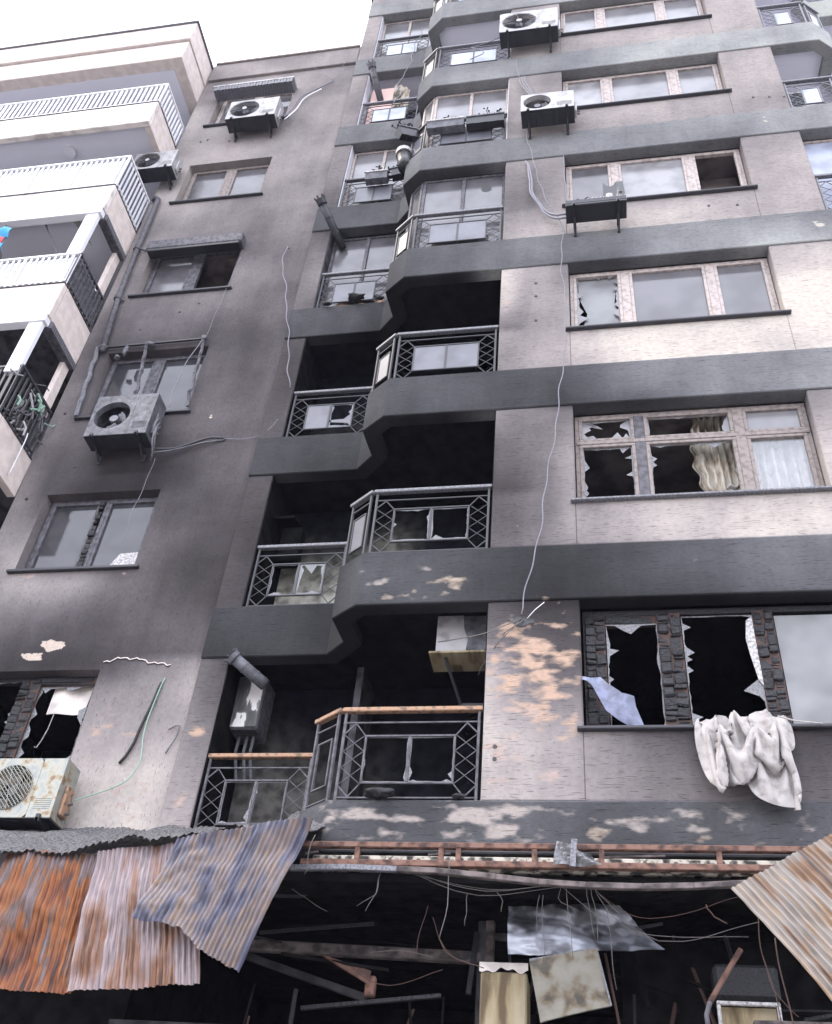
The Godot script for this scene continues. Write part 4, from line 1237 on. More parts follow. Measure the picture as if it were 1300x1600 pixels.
# ------------------------------------------------------------------ air conditioners, pipes, cables
func ac_unit(x0: float, x1: float, y0: float, y1: float, wall: float, style: String, label: String) -> void:
	var T := thing("air_conditioner", Vector3((x0 + x1) / 2, y0, wall), label, "air conditioner", "outdoor units bolted to the two fronts")
	var w := x1 - x0
	var h := y1 - y0
	var d := 0.31
	var zb := 0.10
	var zf := zb + d
	var cm: String = {"white": "casing_white", "open": "casing_white", "burnt": "casing_burnt", "rusted": "casing_rusted", "bare": "casing_burnt"}[style]
	var r: float = minf(h * 0.42, w * 0.29)
	var fx := -w / 2 + r + 0.05 * w
	var fy := h * 0.5
	var g := geo()
	if style == "bare":      # only the tray, the motor and what is left of the compressor
		g.box(Vector3(-w / 2, 0, zb), Vector3(w / 2, 0.05, zf), 0.01)
		g.box(Vector3(-w / 2, 0.05, zf - 0.012), Vector3(w / 2, 0.14, zf), 0.004)
		obj("base_tray", g, M.dark_metal, T)
		g = geo()
		for i in 26:
			var x := lerpf(-w * 0.15, w * 0.5, i / 25.0)
			g.box(Vector3(x - 0.004, 0.05, zf - 0.04), Vector3(x + 0.004, 0.15 + 0.04 * absf(sin(i * 1.9)), zf - 0.014))
		obj("coil", g, M.melted_white, T)
		g = geo()
		g.tube([Vector3(w * 0.23, 0.05, zf - 0.1), Vector3(w * 0.23, 0.26, zf - 0.1), Vector3(w * 0.23, 0.29, zf - 0.1)], 0.07, 14)
		obj("compressor", g, M.melted_white, T)
		g = geo()
		var q := PackedVector2Array([Vector2(w * 0.12, 0.05), Vector2(w * 0.36, 0.05), Vector2(w * 0.35, 0.60), Vector2(w * 0.31, 0.52), Vector2(w * 0.26, 0.49), Vector2(w * 0.2, 0.52), Vector2(w * 0.14, 0.62)])
		g.outline(q, zf - 0.08, zf - 0.05)
		g.bar(Vector3(w * 0.44, 0.05, zf - 0.06), Vector3(w * 0.41, 0.62, zf - 0.08), 0.11, 0.05)
		g.tube([Vector3(w * 0.42, 0.3, zf - 0.08), Vector3(w * 0.43, 0.42, zf - 0.08)], 0.05, 9)
		obj("electrics_plate", g, M.black_plastic, T)
		g = geo()
		var ring := []
		for i in 17: ring.append(Vector3(-w * 0.2 + 0.09 * cos(TAU * i / 16), 0.2 + 0.05 * sin(TAU * i / 16), zf - 0.06 + 0.03 * sin(i)))
		g.tube(ring, 0.012, 6)
		g.tube([Vector3(-w * 0.2, 0.06, zf - 0.1), Vector3(-w * 0.19, 0.2, zf - 0.08)], 0.045, 10)
		obj("fan_motor", g, M.rail_gray, T)
	else:
		# shell without its front, then the front plate round the fan opening
		g.box(Vector3(-w / 2 + 0.004, -0.006, zb + 0.002), Vector3(w / 2 - 0.004, 0.012, zf - 0.006))
		for x in [-0.42, -0.1, 0.2]: g.box(Vector3(x * w, -0.016, zb + 0.04), Vector3((x + 0.2) * w, -0.006, zf - 0.05), 0.004)
		obj("base_pan", g, M.dark_metal, T)  # dark colour paints in the black shade under the unit
		g = geo()
		g.box(Vector3(-w / 2, h - 0.012, zb), Vector3(w / 2, h, zf - 0.004), 0.004)
		g.box(Vector3(-w / 2, 0.012, zb), Vector3(-w / 2 + 0.012, h - 0.012, zf - 0.004))
		g.box(Vector3(w / 2 - 0.012, 0.012, zb), Vector3(w / 2, h - 0.012, zf - 0.004))
		g.box(Vector3(-w / 2 + 0.012, 0.012, zb), Vector3(w / 2 - 0.012, h - 0.012, zb + 0.01))
		obj("casing", g, M[cm], T)
		g = geo()
		var n := 48
		var xr := fx + r + 0.05 * w
		for i in n:
			var pts := []
			for k in [i, i + 1]:
				var a: float = TAU * k / n
				var dir := Vector2(cos(a), sin(a))
				var sx: float = ((xr - fx) if dir.x > 0 else (fx + w / 2)) / maxf(absf(dir.x), 1e-4)
				var sy: float = ((h - fy) if dir.y > 0 else fy) / maxf(absf(dir.y), 1e-4)
				var s := minf(sx, sy)
				pts.append([Vector3(fx + dir.x * r, fy + dir.y * r, zf), Vector3(fx + dir.x * s, fy + dir.y * s, zf), Vector3(fx + dir.x * r * 0.96, fy + dir.y * r * 0.96, zf - 0.09)])
			g.quad(pts[0][0], pts[0][1], pts[1][1], pts[1][0])
			g.quad(pts[0][2], pts[0][0], pts[1][0], pts[1][2])
		g.box(Vector3(xr, 0, zf - 0.012), Vector3(w / 2, h, zf), 0.004)
		obj("front_panel", g, M[cm], T)
		g = geo()
		for i in 6:
			g.box(Vector3(xr + 0.05, h * 0.15 + i * 0.022, zf), Vector3(w / 2 - 0.04, h * 0.15 + i * 0.022 + 0.009, zf + 0.004))
		obj("louver", g, M[cm], T)
		g = geo()
		g.tube([Vector3(fx, fy, zb + 0.03), Vector3(fx, fy, zb + 0.034)], r * 0.99, 24)
		obj("coil", g, M.black_plastic, T)
		# fan
		var fan := node("fan", T, Vector3(fx, fy, zf - 0.11))
		g = geo()
		g.tube([Vector3(0, 0, -0.05), Vector3(0, 0, 0.03), Vector3(0, 0, 0.045)], r * 0.24, 16)
		obj("hub", g, M.rail_gray if style in ["burnt", "open"] else M.panel_frosted, fan)
		for b in 3:
			if style in ["burnt", "open"] and b == 1: continue
			g = geo()
			var a0 := TAU * b / 3 + (0.4 if style == "burnt" else 0.0)
			var reach := r * (0.93 if not style in ["burnt", "open"] else (0.62 if style == "burnt" else 0.8))
			g.grid(6, 4, func(u: float, v: float) -> Vector3:
				var rr := lerpf(r * 0.22, reach, v)
				var an := a0 + (u - 0.5) * lerpf(0.7, 1.5, v)
				return Vector3(cos(an) * rr, sin(an) * rr, (u - 0.5) * 0.07 + (0.02 * sin(v * 6 + b * 2) if style != "white" else 0.0)), 0.004)
			obj("blade", g, M.rail_gray if style != "white" else M.panel_frosted, fan, true)
		if style in ["white", "rusted"]:
			var gm: String = "dark_metal" if style == "white" else "casing_rusted"
			g = geo()
			for k in 9:
				var ring := []
				var rr := r * (0.16 + 0.84 * k / 8.0)
				for i in 33: ring.append(Vector3(fx + cos(TAU * i / 32) * rr, fy + sin(TAU * i / 32) * rr, zf + 0.012))
				g.tube(ring, 0.0032, 4, false)
			for k in 8:
				var a := TAU * k / 8 + 0.2
				g.tube([Vector3(fx + cos(a) * r * 0.16, fy + sin(a) * r * 0.16, zf + 0.014), Vector3(fx + cos(a) * r * 1.02, fy + sin(a) * r * 1.02, zf + 0.012)], 0.0045, 4, false)
			if style == "rusted":
				for k in 15:
					var t := lerpf(-0.94, 0.94, k / 14.0) * r
					var q := sqrt(r * r - t * t)
					g.tube([Vector3(fx + (t - q) * 0.7071, fy + (t + q) * 0.7071, zf + 0.016), Vector3(fx + (t + q) * 0.7071, fy + (t - q) * 0.7071, zf + 0.016)], 0.005, 4, false)
			obj("fan_grille", g, M[gm], T)
			if style == "white":
				g = geo()
				g.tube([Vector3(fx, fy, zf + 0.008), Vector3(fx, fy, zf + 0.022)], r * 0.17, 18)
				obj("grille_cap", g, M.melted_white, T)
		# service valves and their cover on the right side
		g = geo()
		g.box(Vector3(w / 2, h * 0.12, zb + 0.05), Vector3(w / 2 + 0.04, h * 0.62, zb + 0.2), 0.012)
		obj("valve_cover", g, M[cm if style != "rusted" else "rail_rust"], T)
		g = geo()
		for k in 2:
			g.tube([Vector3(w / 2 + 0.04, h * (0.2 + 0.16 * k), zb + 0.1), Vector3(w / 2 + 0.085, h * (0.2 + 0.16 * k), zb + 0.1)], 0.018, 8)
		obj("valve", g, M.wire_bare, T)
	# the brackets: a foot under the unit and a leg on the wall
	for s in [-1.0, 1.0]:
		g = geo()
		var x: float = s * w * 0.36
		g.box(Vector3(x - 0.022, -0.05, 0.005), Vector3(x + 0.022, -0.004, zf + 0.03), 0.004)
		g.box(Vector3(x - 0.022, -0.20, 0.005), Vector3(x + 0.022, -0.05, 0.03), 0.004)
		g.bar(Vector3(x, -0.17, 0.03), Vector3(x, -0.05, 0.24), 0.02)
		g.box(Vector3(x - 0.024, -0.05, zf + 0.004), Vector3(x + 0.024, 0.035, zf + 0.03), 0.004)
		obj("bracket", g, M.dark_metal, T)

func cable(called: String, pts: Array, r: float, m: String, label: String, category: String, wob := 0.02, group := "") -> void:
	# a cable through these points, slightly uneven
	var cv := Curve3D.new()
	for i in pts.size():
		var p: Vector3 = pts[i]
		var t: Vector3 = (pts[mini(i + 1, pts.size() - 1)] - pts[maxi(i - 1, 0)]) / 6.0
		cv.add_point(p, -t, t)
	var out := []
	var n := maxi(6, int(cv.get_baked_length() / 0.09))
	var ph: float = pts[0].x * 7.0 + pts[0].y
	for i in n + 1:
		var p := cv.sample_baked(cv.get_baked_length() * i / n)
		var k := 1.0 if i > 0 and i < n else 0.0
		out.append(p + Vector3(sin(i * 0.9 + ph) + sin(i * 0.37 + ph * 2), 0, 0.5 * sin(i * 0.6 + ph)) * wob * 0.5 * k)
	var o: Vector3 = pts[0]
	for i in out.size(): out[i] -= o
	var g := geo()
	g.tube(out, r * 0.62, 6)
	var e := obj(called, g, M[m], self, true)
	e.position = o
	tag(e, label, category, group)

func planter(at: Vector3, len: float, label: String, sd: int, tilt := Basis(), plants := true, pale := false) -> void:
	var T := thing("flower_box", at, label, "flower box", "scorched flower boxes on balcony rails")
	T.basis = tilt
	var g := geo()
	var x := len / 2
	var P := [Vector2(-0.07, 0), Vector2(0.07, 0), Vector2(0.10, 0.19), Vector2(-0.10, 0.19)]
	for i in 4:
		var a: Vector2 = P[i]
		var b: Vector2 = P[(i + 1) % 4]
		if i == 2: continue
		g.grid(10, 3, func(u: float, v: float) -> Vector3:
			var q := a.lerp(b, v)
			return Vector3(lerpf(-x, x, u), q.y - 0.012 * absf(sin(u * 9.0 + sd)) * (1.0 if q.y < 0.1 else 0.4), q.x), 0.006)
	for s in [-1.0, 1.0]:
		g.quad(Vector3(s * x, 0, 0.07), Vector3(s * x, 0, -0.07), Vector3(s * x, 0.19, -0.10), Vector3(s * x, 0.19, 0.10))
	obj("trough", g, M.black_plastic if not pale else M.casing_burnt, T)
	g = geo()
	g.grid(14, 3, func(u: float, v: float) -> Vector3: return Vector3(lerpf(-x + 0.01, x - 0.01, u), 0.155 + 0.02 * sin(u * 23 + sd) * sin(v * 9), lerpf(0.085, -0.085, v)))
	obj("soil", g, M.burnt_soil, T)
	g = geo()
	g.box(Vector3(-x - 0.01, 0.165, 0.095), Vector3(x + 0.01, 0.2, 0.115), 0.005)
	obj("rim", g, M.melted_white if pale else M.casing_burnt, T)
	if plants:
		var r := RandomNumberGenerator.new()
		r.seed = sd
		g = geo()
		for k in 26:
			var b := Vector3(r.randf_range(-x * 0.8, x * 0.9), 0.16, r.randf_range(-0.06, 0.06))
			var top := b + Vector3(r.randf_range(-0.09, 0.09), r.randf_range(0.04, 0.2), r.randf_range(-0.05, 0.08))
			g.tube([b, b.lerp(top, 0.5) + Vector3(r.randf_range(-0.02, 0.02), 0.01, 0), top], 0.006, 4)
			for q in 3:
				var c := top + Vector3(r.randf_range(-0.03, 0.03), r.randf_range(-0.03, 0.02), r.randf_range(-0.02, 0.02))
				g.bar(c, c + Vector3(r.randf_range(-0.04, 0.04), r.randf_range(-0.03, 0.03), r.randf_range(-0.02, 0.03)), 0.022, 0.006)
		obj("dead_plant", g, M.burnt_soil, T)

func flue(a: Vector3, b: Vector3, r: float, label: String, m := "casing_burnt") -> void:
	var T := thing("flue_pipe", a, label, "flue pipe", "stovepipes sticking out of the left balconies")
	var g := geo()
	var d := b - a
	g.tube([Vector3.ZERO, d * 0.5, d], r, 14)
	obj("pipe", g, M[m], T, true)
	g = geo()
	g.tube([d * 0.93, d * 1.0, d * 1.04], r * 1.25, 14)
	for k in 6:
		var an := TAU * k / 6
		var s := d.normalized().cross(Vector3(0, 0, 1)).normalized()
		var t := s.cross(d.normalized())
		g.bar(d + (s * cos(an) + t * sin(an)) * r, d * 1.1 + (s * cos(an) + t * sin(an)) * r * 1.35, 0.025, 0.01)
	obj("cap", g, M[m], T)
	for q in [0.3, 0.62]:
		g = geo()
		g.tube([d * q, d * (q + 0.03)], r * 1.08, 14)
		obj("pipe_joint", g, M[m], T)

func iron_sheet(tl: Vector3, tr: Vector3, bl: Vector3, br: Vector3, waves: int, m: String, label: String, bulge: float, ragged: float, sd: int, curl := 0.0, hem := [], tint := [0.0, 1.0]) -> void:
	var n := (tr - tl).cross(bl - tl).normalized()
	if n.z < 0: n = -n
	var nz := FastNoiseLite.new()
	nz.seed = sd
	nz.frequency = 1.3
	var g := geo()
	var pitch: float = (tr - tl).length() / waves
	g.grid(waves * 6, 44, func(u: float, v: float) -> Vector3:
		var low := 1.0
		if hem.size():
			var q: float = u * (hem.size() - 1)
			var i := mini(int(q), hem.size() - 2)
			low = lerpf(hem[i], hem[i + 1], q - i)
		var vv := v * (low + ragged * nz.get_noise_2d(u * 9.0, 3.0) * 0.6)
		var p := tl.lerp(tr, u).lerp(bl.lerp(br, u), vv)
		var crush: float = 1.0 - 0.2 * absf(nz.get_noise_2d(u * 2, v * 2))
		p += n * (pitch * 0.22 * sin(u * waves * TAU) * crush + bulge * sin(PI * minf(vv, 1.0)) + 0.08 * nz.get_noise_2d(u * 0.9, v * 0.8) + curl * pow(maxf(0.0, 0.25 - v) * 4.0, 2.0) * (0.3 + u))
		return p, 0.003)
	# rust, burnt zinc and bare metal by streaks along the ribs and broad patches
	var pal: Array = M[m].get_meta("palette")
	for i in g.v.size():
		var t: Vector2 = g.uv[i]
		var k := 0.5 + 0.45 * nz.get_noise_2d(t.x * 30.0 + sd, t.y * 0.7) + 0.75 * nz.get_noise_2d(t.x * 3.5, t.y * 1.2 + 20.0 + sd) + 0.07 * nz.get_noise_2d(t.x * 30.0, t.y * 14.0)
		k += tint[0] * (1.0 - smoothstep(0.0, tint[1], t.y + 0.06 * nz.get_noise_1d(t.x * 14.0)))
		k = clampf(k, 0.0, 0.999) * (pal.size() - 1)
		g.c[i] = (pal[int(k)] as Color).lerp(pal[int(k) + 1], k - int(k))
	var o := obj("corrugated_sheet", g, M[m], self, true)
	tag(o, label, "corrugated sheet", "corrugated iron sheets hanging off the shop canopy")

func things() -> void:
	# air conditioners
	ac_unit(-0.17, 0.93, 20.93, 21.74, 0.0, "white", "large white outdoor unit with its fan grille, highest on the right building's front")
	ac_unit(0.27, 1.16, 17.78, 18.33, 0.0, "open", "white outdoor unit with an open black fan hole, right of the flower boxes")
	ac_unit(0.96, 1.84, 14.78, 15.3, 0.0, "bare", "burnt-out outdoor unit reduced to a black tray and motor, under a window")
	ac_unit(-5.92, -4.86, 20.86, 21.6, -1.0, "white", "grayish outdoor unit under the slatted awning at the top of the stained side wall")
	ac_unit(-7.54, -6.66, 19.2, 19.82, -1.0, "white", "small white outdoor unit beside the white-railed balcony corner")
	ac_unit(-6.08, -5.12, 11.58, 12.42, -1.0, "burnt", "charred black outdoor unit with an empty fan hole under the melted shutter")
	ac_unit(-5.46, -4.58, 5.76, 6.44, -0.98, "rusted", "scorched metallic outdoor unit with a round mesh grille just above the awning")
	var T := thing("air_conditioner", Vector3(-0.36, 7.62, -0.75), "half-melted white outdoor unit on a shelf under the ceiling of the lowest burnt balcony", "air conditioner", "outdoor units bolted to the two fronts")
	var g := geo()
	g.box(Vector3(-0.25, 0.0, 0.0), Vector3(0.34, 0.56, 0.3), 0.012)
	obj("casing", g, M.casing_burnt, T)
	g = geo()
	g.outline(PackedVector2Array([Vector2(-0.25, 0.01), Vector2(0.08, 0.01), Vector2(0.1, 0.15), Vector2(0.05, 0.3), Vector2(0.03, 0.56), Vector2(-0.25, 0.56)]), 0.303, 0.312)
	obj("front_panel", g, M.casing_white, T)
	g = geo()
	g.box(Vector3(-0.32, -0.03, -0.05), Vector3(0.36, -0.003, 0.34), 0.006)
	obj("shelf", g, M.pillar, T)
	g = geo()
	g.bar(Vector3(-0.15, -0.03, 0.25), Vector3(0.0, -0.42, -0.1), 0.03)
	g.bar(Vector3(0.3, -0.03, 0.25), Vector3(0.3, -0.42, -0.1), 0.03)
	g.bar(Vector3(-0.02, -0.42, -0.1), Vector3(0.34, -0.42, -0.1), 0.03)
	obj("bracket", g, M.dark_metal, T)
	T = thing("air_conditioner", Vector3(4.72, 18.55, -0.8), "outdoor unit with dark louvers inside the balcony at the far upper right", "air conditioner", "outdoor units bolted to the two fronts")
	g = geo()
	g.box(Vector3(0, 0, 0), Vector3(0.5, 0.6, 0.3), 0.015)
	obj("casing", g, M.casing_white, T)
	for k in 9:
		g = geo()
		g.box(Vector3(0.04, 0.06 + k * 0.055, 0.3), Vector3(0.34, 0.085 + k * 0.055, 0.315))
		obj("louver", g, M.black_plastic, T)

	# pipes, cables
	cable("hose", [Vector3(0.13, 20.5, 0.05), Vector3(0.16, 20.0, 0.04), Vector3(0.2, 19.75, 0.05)], 0.012, "cable_gray", "thin pale cable between the two upper white outdoor units", "cable", 0.01)
	for k in 3:
		cable("refrigerant_line", [Vector3(0.2 + 0.04 * k, 19.8, 0.04), Vector3(0.28 + 0.04 * k, 19.3, 0.07), Vector3(0.5 + 0.03 * k, 18.7, 0.09), Vector3(0.6, 18.4, 0.1)], 0.017, "cable_gray", ["left one", "middle one", "right one"][k] + " of three pale pipes running down to the open-fan outdoor unit", "pipe", 0.02, "pipes above the open-fan unit")
	cable("cable", [Vector3(0.32, 17.8, 0.06), Vector3(0.45, 16.95, 0.06), Vector3(0.5, 16.4, 0.05), Vector3(0.72, 15.4, 0.06), Vector3(0.88, 14.9, 0.05), Vector3(0.90, 14.4, 0.05), Vector3(0.86, 13.6, 0.04), Vector3(0.92, 12.9, 0.04), Vector3(0.86, 11.8, 0.04), Vector3(0.8, 11.0, 0.05), Vector3(0.68, 10.0, 0.04), Vector3(0.55, 8.9, 0.04), Vector3(0.36, 7.75, 0.03)], 0.011, "cable_gray", "long thin lilac cable hanging down the right building's front past four storeys", "cable", 0.025)
	for k in 2:
		cable("refrigerant_line", [Vector3(0.33, 16.85, 0.02), Vector3(0.42 - 0.03 * k, 16.4, 0.06), Vector3(0.46 - 0.03 * k, 15.85, 0.06), Vector3(0.62, 15.3 - 0.07 * k, 0.07), Vector3(0.8, 15.05 - 0.1 * k, 0.1), Vector3(0.98, 14.98 - 0.1 * k, 0.15)], 0.026, "cable_gray", ["upper", "lower"][k] + " of two wrapped pipes curving into the burnt-out outdoor unit", "pipe", 0.02, "pipes into the burnt-out unit")
	cable("cable", [Vector3(0.95, 16.9, 0.02), Vector3(0.96, 16.0, 0.03), Vector3(0.98, 15.3, 0.05), Vector3(0.98, 15.0, 0.1)], 0.012, "cable_gray", "thin cable down the left edge of the window with one pane missing", "cable", 0.01)
	cable("cable", [Vector3(-3.95, 16.6, -0.99), Vector3(-3.93, 16.0, -0.96), Vector3(-3.66, 14.9, -0.92), Vector3(-3.45, 13.8, -0.93), Vector3(-3.32, 13.1, -0.93), Vector3(-3.25, 12.75, -0.95)], 0.014, "cable_gray", "pale cable drooping beside the left edge of the sooty balconies", "cable", 0.03)
	cable("cable", [Vector3(-2.14, 24.8, -0.9), Vector3(-2.25, 23.6, -0.9), Vector3(-2.3, 23.0, -0.9), Vector3(-2.45, 22.2, -0.95), Vector3(-2.4, 21.9, -0.95), Vector3(-2.5, 21.3, -0.9)], 0.016, "cable_gray", "pale cable hanging in front of the top left balconies", "cable", 0.05)
	cable("cable", [Vector3(-4.78, 21.2, -0.85), Vector3(-4.72, 21.9, -0.98), Vector3(-4.6, 22.3, -0.98), Vector3(-4.3, 22.6, -0.98), Vector3(-3.99, 22.9, -1.0)], 0.02, "cable_gray", "upper pale pipe from the highest side-wall unit to a hole in the wall", "pipe", 0.01)
	cable("cable", [Vector3(-4.75, 21.1, -0.85), Vector3(-4.66, 21.7, -0.98), Vector3(-4.5, 22.25, -0.98), Vector3(-4.2, 22.55, -0.98)], 0.02, "rail_white", "lower white pipe from the highest side-wall unit", "pipe", 0.01)
	for q in [[[-4.0, 22.9], [-4.3, 23.3], [-4.6, 23.7]], [[-3.99, 22.92], [-3.9, 23.3], [-3.75, 23.8]], [[-3.85, 23.4], [-3.7, 23.3], [-3.5, 23.5]]]:
		cable("cable", [Vector3(q[0][0], q[0][1], -0.99), Vector3(q[1][0], q[1][1], -0.96), Vector3(q[2][0], q[2][1], -0.94)], 0.007, "cable_gray", {-4.0: "thin wire running up left from the pipe hole under the flat cornice", -3.99: "thin wire running up right from the pipe hole under the flat cornice", -3.85: "short level wire under the flat cornice, by the taller building"}[q[0][0]], "wire", 0.03, "thin wires under the flat cornice")
	cable("cable", [Vector3(-5.03, 11.5, -0.85), Vector3(-4.8, 11.58, -0.95), Vector3(-4.5, 11.73, -0.97), Vector3(-4.3, 11.8, -0.98), Vector3(-4.08, 11.8, -1.02)], 0.028, "cable_dark", "upper black pipe from the charred unit into the side wall", "pipe", 0.02)
	cable("cable", [Vector3(-5.06, 11.42, -0.85), Vector3(-4.8, 11.55, -0.95), Vector3(-4.45, 11.68, -0.97), Vector3(-4.1, 11.77, -1.02)], 0.022, "casing_burnt", "lower burnt pipe from the charred unit into the side wall", "pipe", 0.02)
	cable("cable", [Vector3(-4.1, 11.78, -1.0), Vector3(-3.8, 11.74, -0.99), Vector3(-3.52, 11.8, -0.98), Vector3(-3.35, 12.05, -0.98), Vector3(-3.26, 12.3, -1.0)], 0.008, "cable_gray", "thin wire from the wall hole to the balcony with a broken railing pane", "wire", 0.02)
	for q in [[-5.02, 11.62, 0.03], [-5.0, 11.5, 0.05], [-4.98, 11.4, 0.02]]:
		cable("cable", [Vector3(q[0], q[1] + 0.35, -0.68), Vector3(q[0] + q[2], q[1] + 0.15, -0.6), Vector3(q[0] + q[2], q[1] - 0.1, -0.66), Vector3(q[0] - 0.03, q[1] - 0.2, -0.8)], 0.02, "casing_burnt", {-5.02: "upper charred hose loop", -5.0: "outermost charred hose loop", -4.98: "lowest charred hose loop"}[q[0]] + " at the right side of the charred unit", "hose", 0.03, "hoses of the charred unit")
	cable("cable", [Vector3(-4.92, 14.1, -0.93), Vector3(-5.05, 13.6, -0.93), Vector3(-5.15, 13.0, -0.95), Vector3(-5.12, 12.5, -0.95)], 0.012, "cable_gray", "cable hanging across the window with the melted shutter", "cable", 0.02)
	cable("cable", [Vector3(-5.02, 11.35, -0.9), Vector3(-5.06, 10.9, -0.95), Vector3(-5.12, 10.3, -0.95), Vector3(-5.1, 9.85, -0.98)], 0.007, "cable_gray", "thin cable hanging from the charred unit across the window below", "cable", 0.02)
	cable("cable", [Vector3(-4.92, 14.16, -0.98), Vector3(-4.87, 15.35, -0.99), Vector3(-4.78, 16.4, -0.98)], 0.006, "cable_gray", "thin wire up the side wall to the shutter box", "wire", 0.01)
	cable("cable", [Vector3(-3.97, 7.72, -1.02), Vector3(-4.0, 7.4, -0.99), Vector3(-4.02, 6.9, -0.98), Vector3(-3.96, 6.6, -0.97), Vector3(-4.05, 6.36, -0.96), Vector3(-4.35, 6.2, -0.93), Vector3(-4.62, 6.05, -0.85)], 0.012, "cable_green", "greenish cable dropping from the groove in the scorched lower side wall", "cable", 0.01)
	cable("cable", [Vector3(-4.0, 7.66, -1.02), Vector3(-4.04, 7.3, -1.0), Vector3(-4.12, 6.85, -1.0), Vector3(-4.22, 6.6, -1.0)], 0.03, "char", "black burnt groove line beside the greenish cable", "cable", 0.01)
	cable("cable", [Vector3(-3.74, 7.02, -1.0), Vector3(-3.62, 7.1, -1.0), Vector3(-3.63, 6.9, -1.0), Vector3(-3.7, 6.72, -1.0)], 0.014, "casing_burnt", "short blackened loop of hose by the lower building corner", "hose", 0.01)
	for q in [[0.36, 7.72, -0.1, 7.5, -0.55, 7.62], [0.38, 7.7, 0.2, 7.55, -0.05, 7.5], [0.33, 7.68, 0.1, 7.4, -0.1, 7.2]]:
		cable("wire", [Vector3(q[0], q[1], 0.0), Vector3((q[0] + q[2]) / 2, (q[1] + q[3]) / 2 - 0.04, 0.06), Vector3(q[2], q[3], 0.02), Vector3(q[4], q[5], -0.25)], 0.01, "wire_bare", {0.36: "bare wire from the duct hole across to the half-melted unit", 0.38: "bare wire from the duct hole level across the peeling pier", 0.33: "bare wire from the duct hole drooping lowest over the pier"}[q[0]], "wire", 0.02, "wires out of the duct hole")
	cable("wire", [Vector3(0.42, 7.72, 0.0), Vector3(0.5, 7.78, 0.06), Vector3(0.6, 7.86, 0.08)], 0.008, "rail_white", "short white wire sticking up out of the duct hole", "wire", 0.0)
	for q in [[[-0.75, 21.2], [-0.45, 21.35], [-0.2, 21.5]], [[-0.75, 21.2], [-0.6, 21.1], [-0.5, 20.9], [-0.75, 20.7]]]:
		var pts := []
		for e in q: pts.append(Vector3(e[0], e[1], 0.08))
		cable("cable", pts, 0.014, "cable_gray", ("upper" if q.size() == 3 else "lower kinked") + " loose cable in front of the railing left of the highest unit", "cable", 0.02, "loose cables at the top balcony")
	T = thing("downpipe", Vector3(-6.88, 14.0, -0.95), "gray rainwater pipe down the corner between the balconies and the stained side wall", "downpipe")
	g = geo()
	g.tube([Vector3(-0.03, 4.6, 0), Vector3(0, 3.0, 0), Vector3(0.06, 1.5, 0), Vector3(0.2, 0, 0)], 0.05, 12)
	obj("pipe", g, M.frame_sooty, T, true)
	g = geo()
	g.tube([Vector3(-0.03, 4.6, 0), Vector3(-0.1, 4.68, 0), Vector3(-0.16, 4.66, -0.06)], 0.055, 10)
	obj("pipe_elbow", g, M.frame_sooty, T, true)
	for y in [1.4, 2.9]:
		g = geo()
		g.tube([Vector3(0.06 if y < 2 else 0.0, y, 0), Vector3(0.06 if y < 2 else 0.0, y + 0.09, 0)], 0.068, 12)
		g.bar(Vector3(0.06, y + 0.04, 0), Vector3(0.16, y + 0.04, -0.06), 0.03)
		obj("pipe_clamp", g, M.frame_sooty, T)

	# boilers and stovepipes
	T = thing("water_heater", Vector3(-3.0, 7.22, -1.55), "blackened water heater with streaks of white enamel in the lowest burnt balcony", "water heater")
	g = geo()
	g.box(Vector3(-0.17, 0, -0.2), Vector3(0.17, 0.72, 0.2), 0.02)
	obj("casing", g, M.frame_sooty, T)
	g = geo()
	g.box(Vector3(-0.165, 0.02, 0.2), Vector3(0.165, 0.70, 0.212), 0.008)
	obj("front_cover", g, M.boiler_white, T)
	g = geo()
	for q in [-0.1, 0.0, 0.08]: g.tube([Vector3(q, 0, 0), Vector3(q, -0.2, 0.02), Vector3(q + 0.03, -0.5, -0.1)], 0.02, 7)
	obj("water_pipe", g, M.casing_burnt, T)
	flue(Vector3(-2.75, 7.68, -1.15), Vector3(-3.13, 7.93, -0.92), 0.075, "gray crumpled stovepipe under the ceiling of the lowest burnt balcony", "casing_burnt")
	flue(Vector3(-2.98, 16.62, -1.14), Vector3(-3.33, 17.25, -0.55), 0.07, "black stovepipe out of the glazed left balcony, below the charred flower pots", "dark_metal")
	flue(Vector3(-2.88, 22.1, -1.2), Vector3(-3.06, 22.78, -0.72), 0.07, "dark stovepipe above the white cabinet in the upper left balcony", "frame_sooty")
	T = thing("cabinet", Vector3(-2.75, 21.6, -1.3), "pinkish white cabinet covered by a sheet in the upper left balcony", "cabinet")
	g = geo()
	g.box(Vector3(-0.38, -0.6, -0.3), Vector3(0.18, 1.05, 0.12), 0.03)
	obj("body", g, M.pink_sheet, T)
	g = geo()
	g.grid(12, 8, func(u: float, v: float) -> Vector3: return Vector3(lerpf(0.14, 0.5, u), lerpf(1.08, 0.1, v) - 0.35 * u * u + 0.02 * sin(u * 9), 0.14 + 0.02 * sin(u * 20 + v * 3)), 0.008)
	obj("cover_sheet", g, M.curtain, T, true)
	T = thing("board", Vector3(-3.02, 10.2, -1.6), "dark board leaning in the corner of the second burnt balcony on the left", "board")
	g = geo()
	g.bar(Vector3(-0.15, 0.3, 0.15), Vector3(0.15, 0.3, 0.15), 0.4, 0.04, Vector3(0, 1, 0.4))
	obj("top_board", g, M.soot_black, T)
	g = geo()
	g.box(Vector3(-0.1, -0.35, -0.1), Vector3(0.2, 0.25, 0.1), 0.02)
	obj("lower_board", g, M.soot_black, T)

	# flower boxes
	planter(Vector3(-1.08, 18.2, 0.02), 0.66, "longer pale-rimmed flower box, left one on the front rail of the glazed balcony", 3, Basis(), true, true)
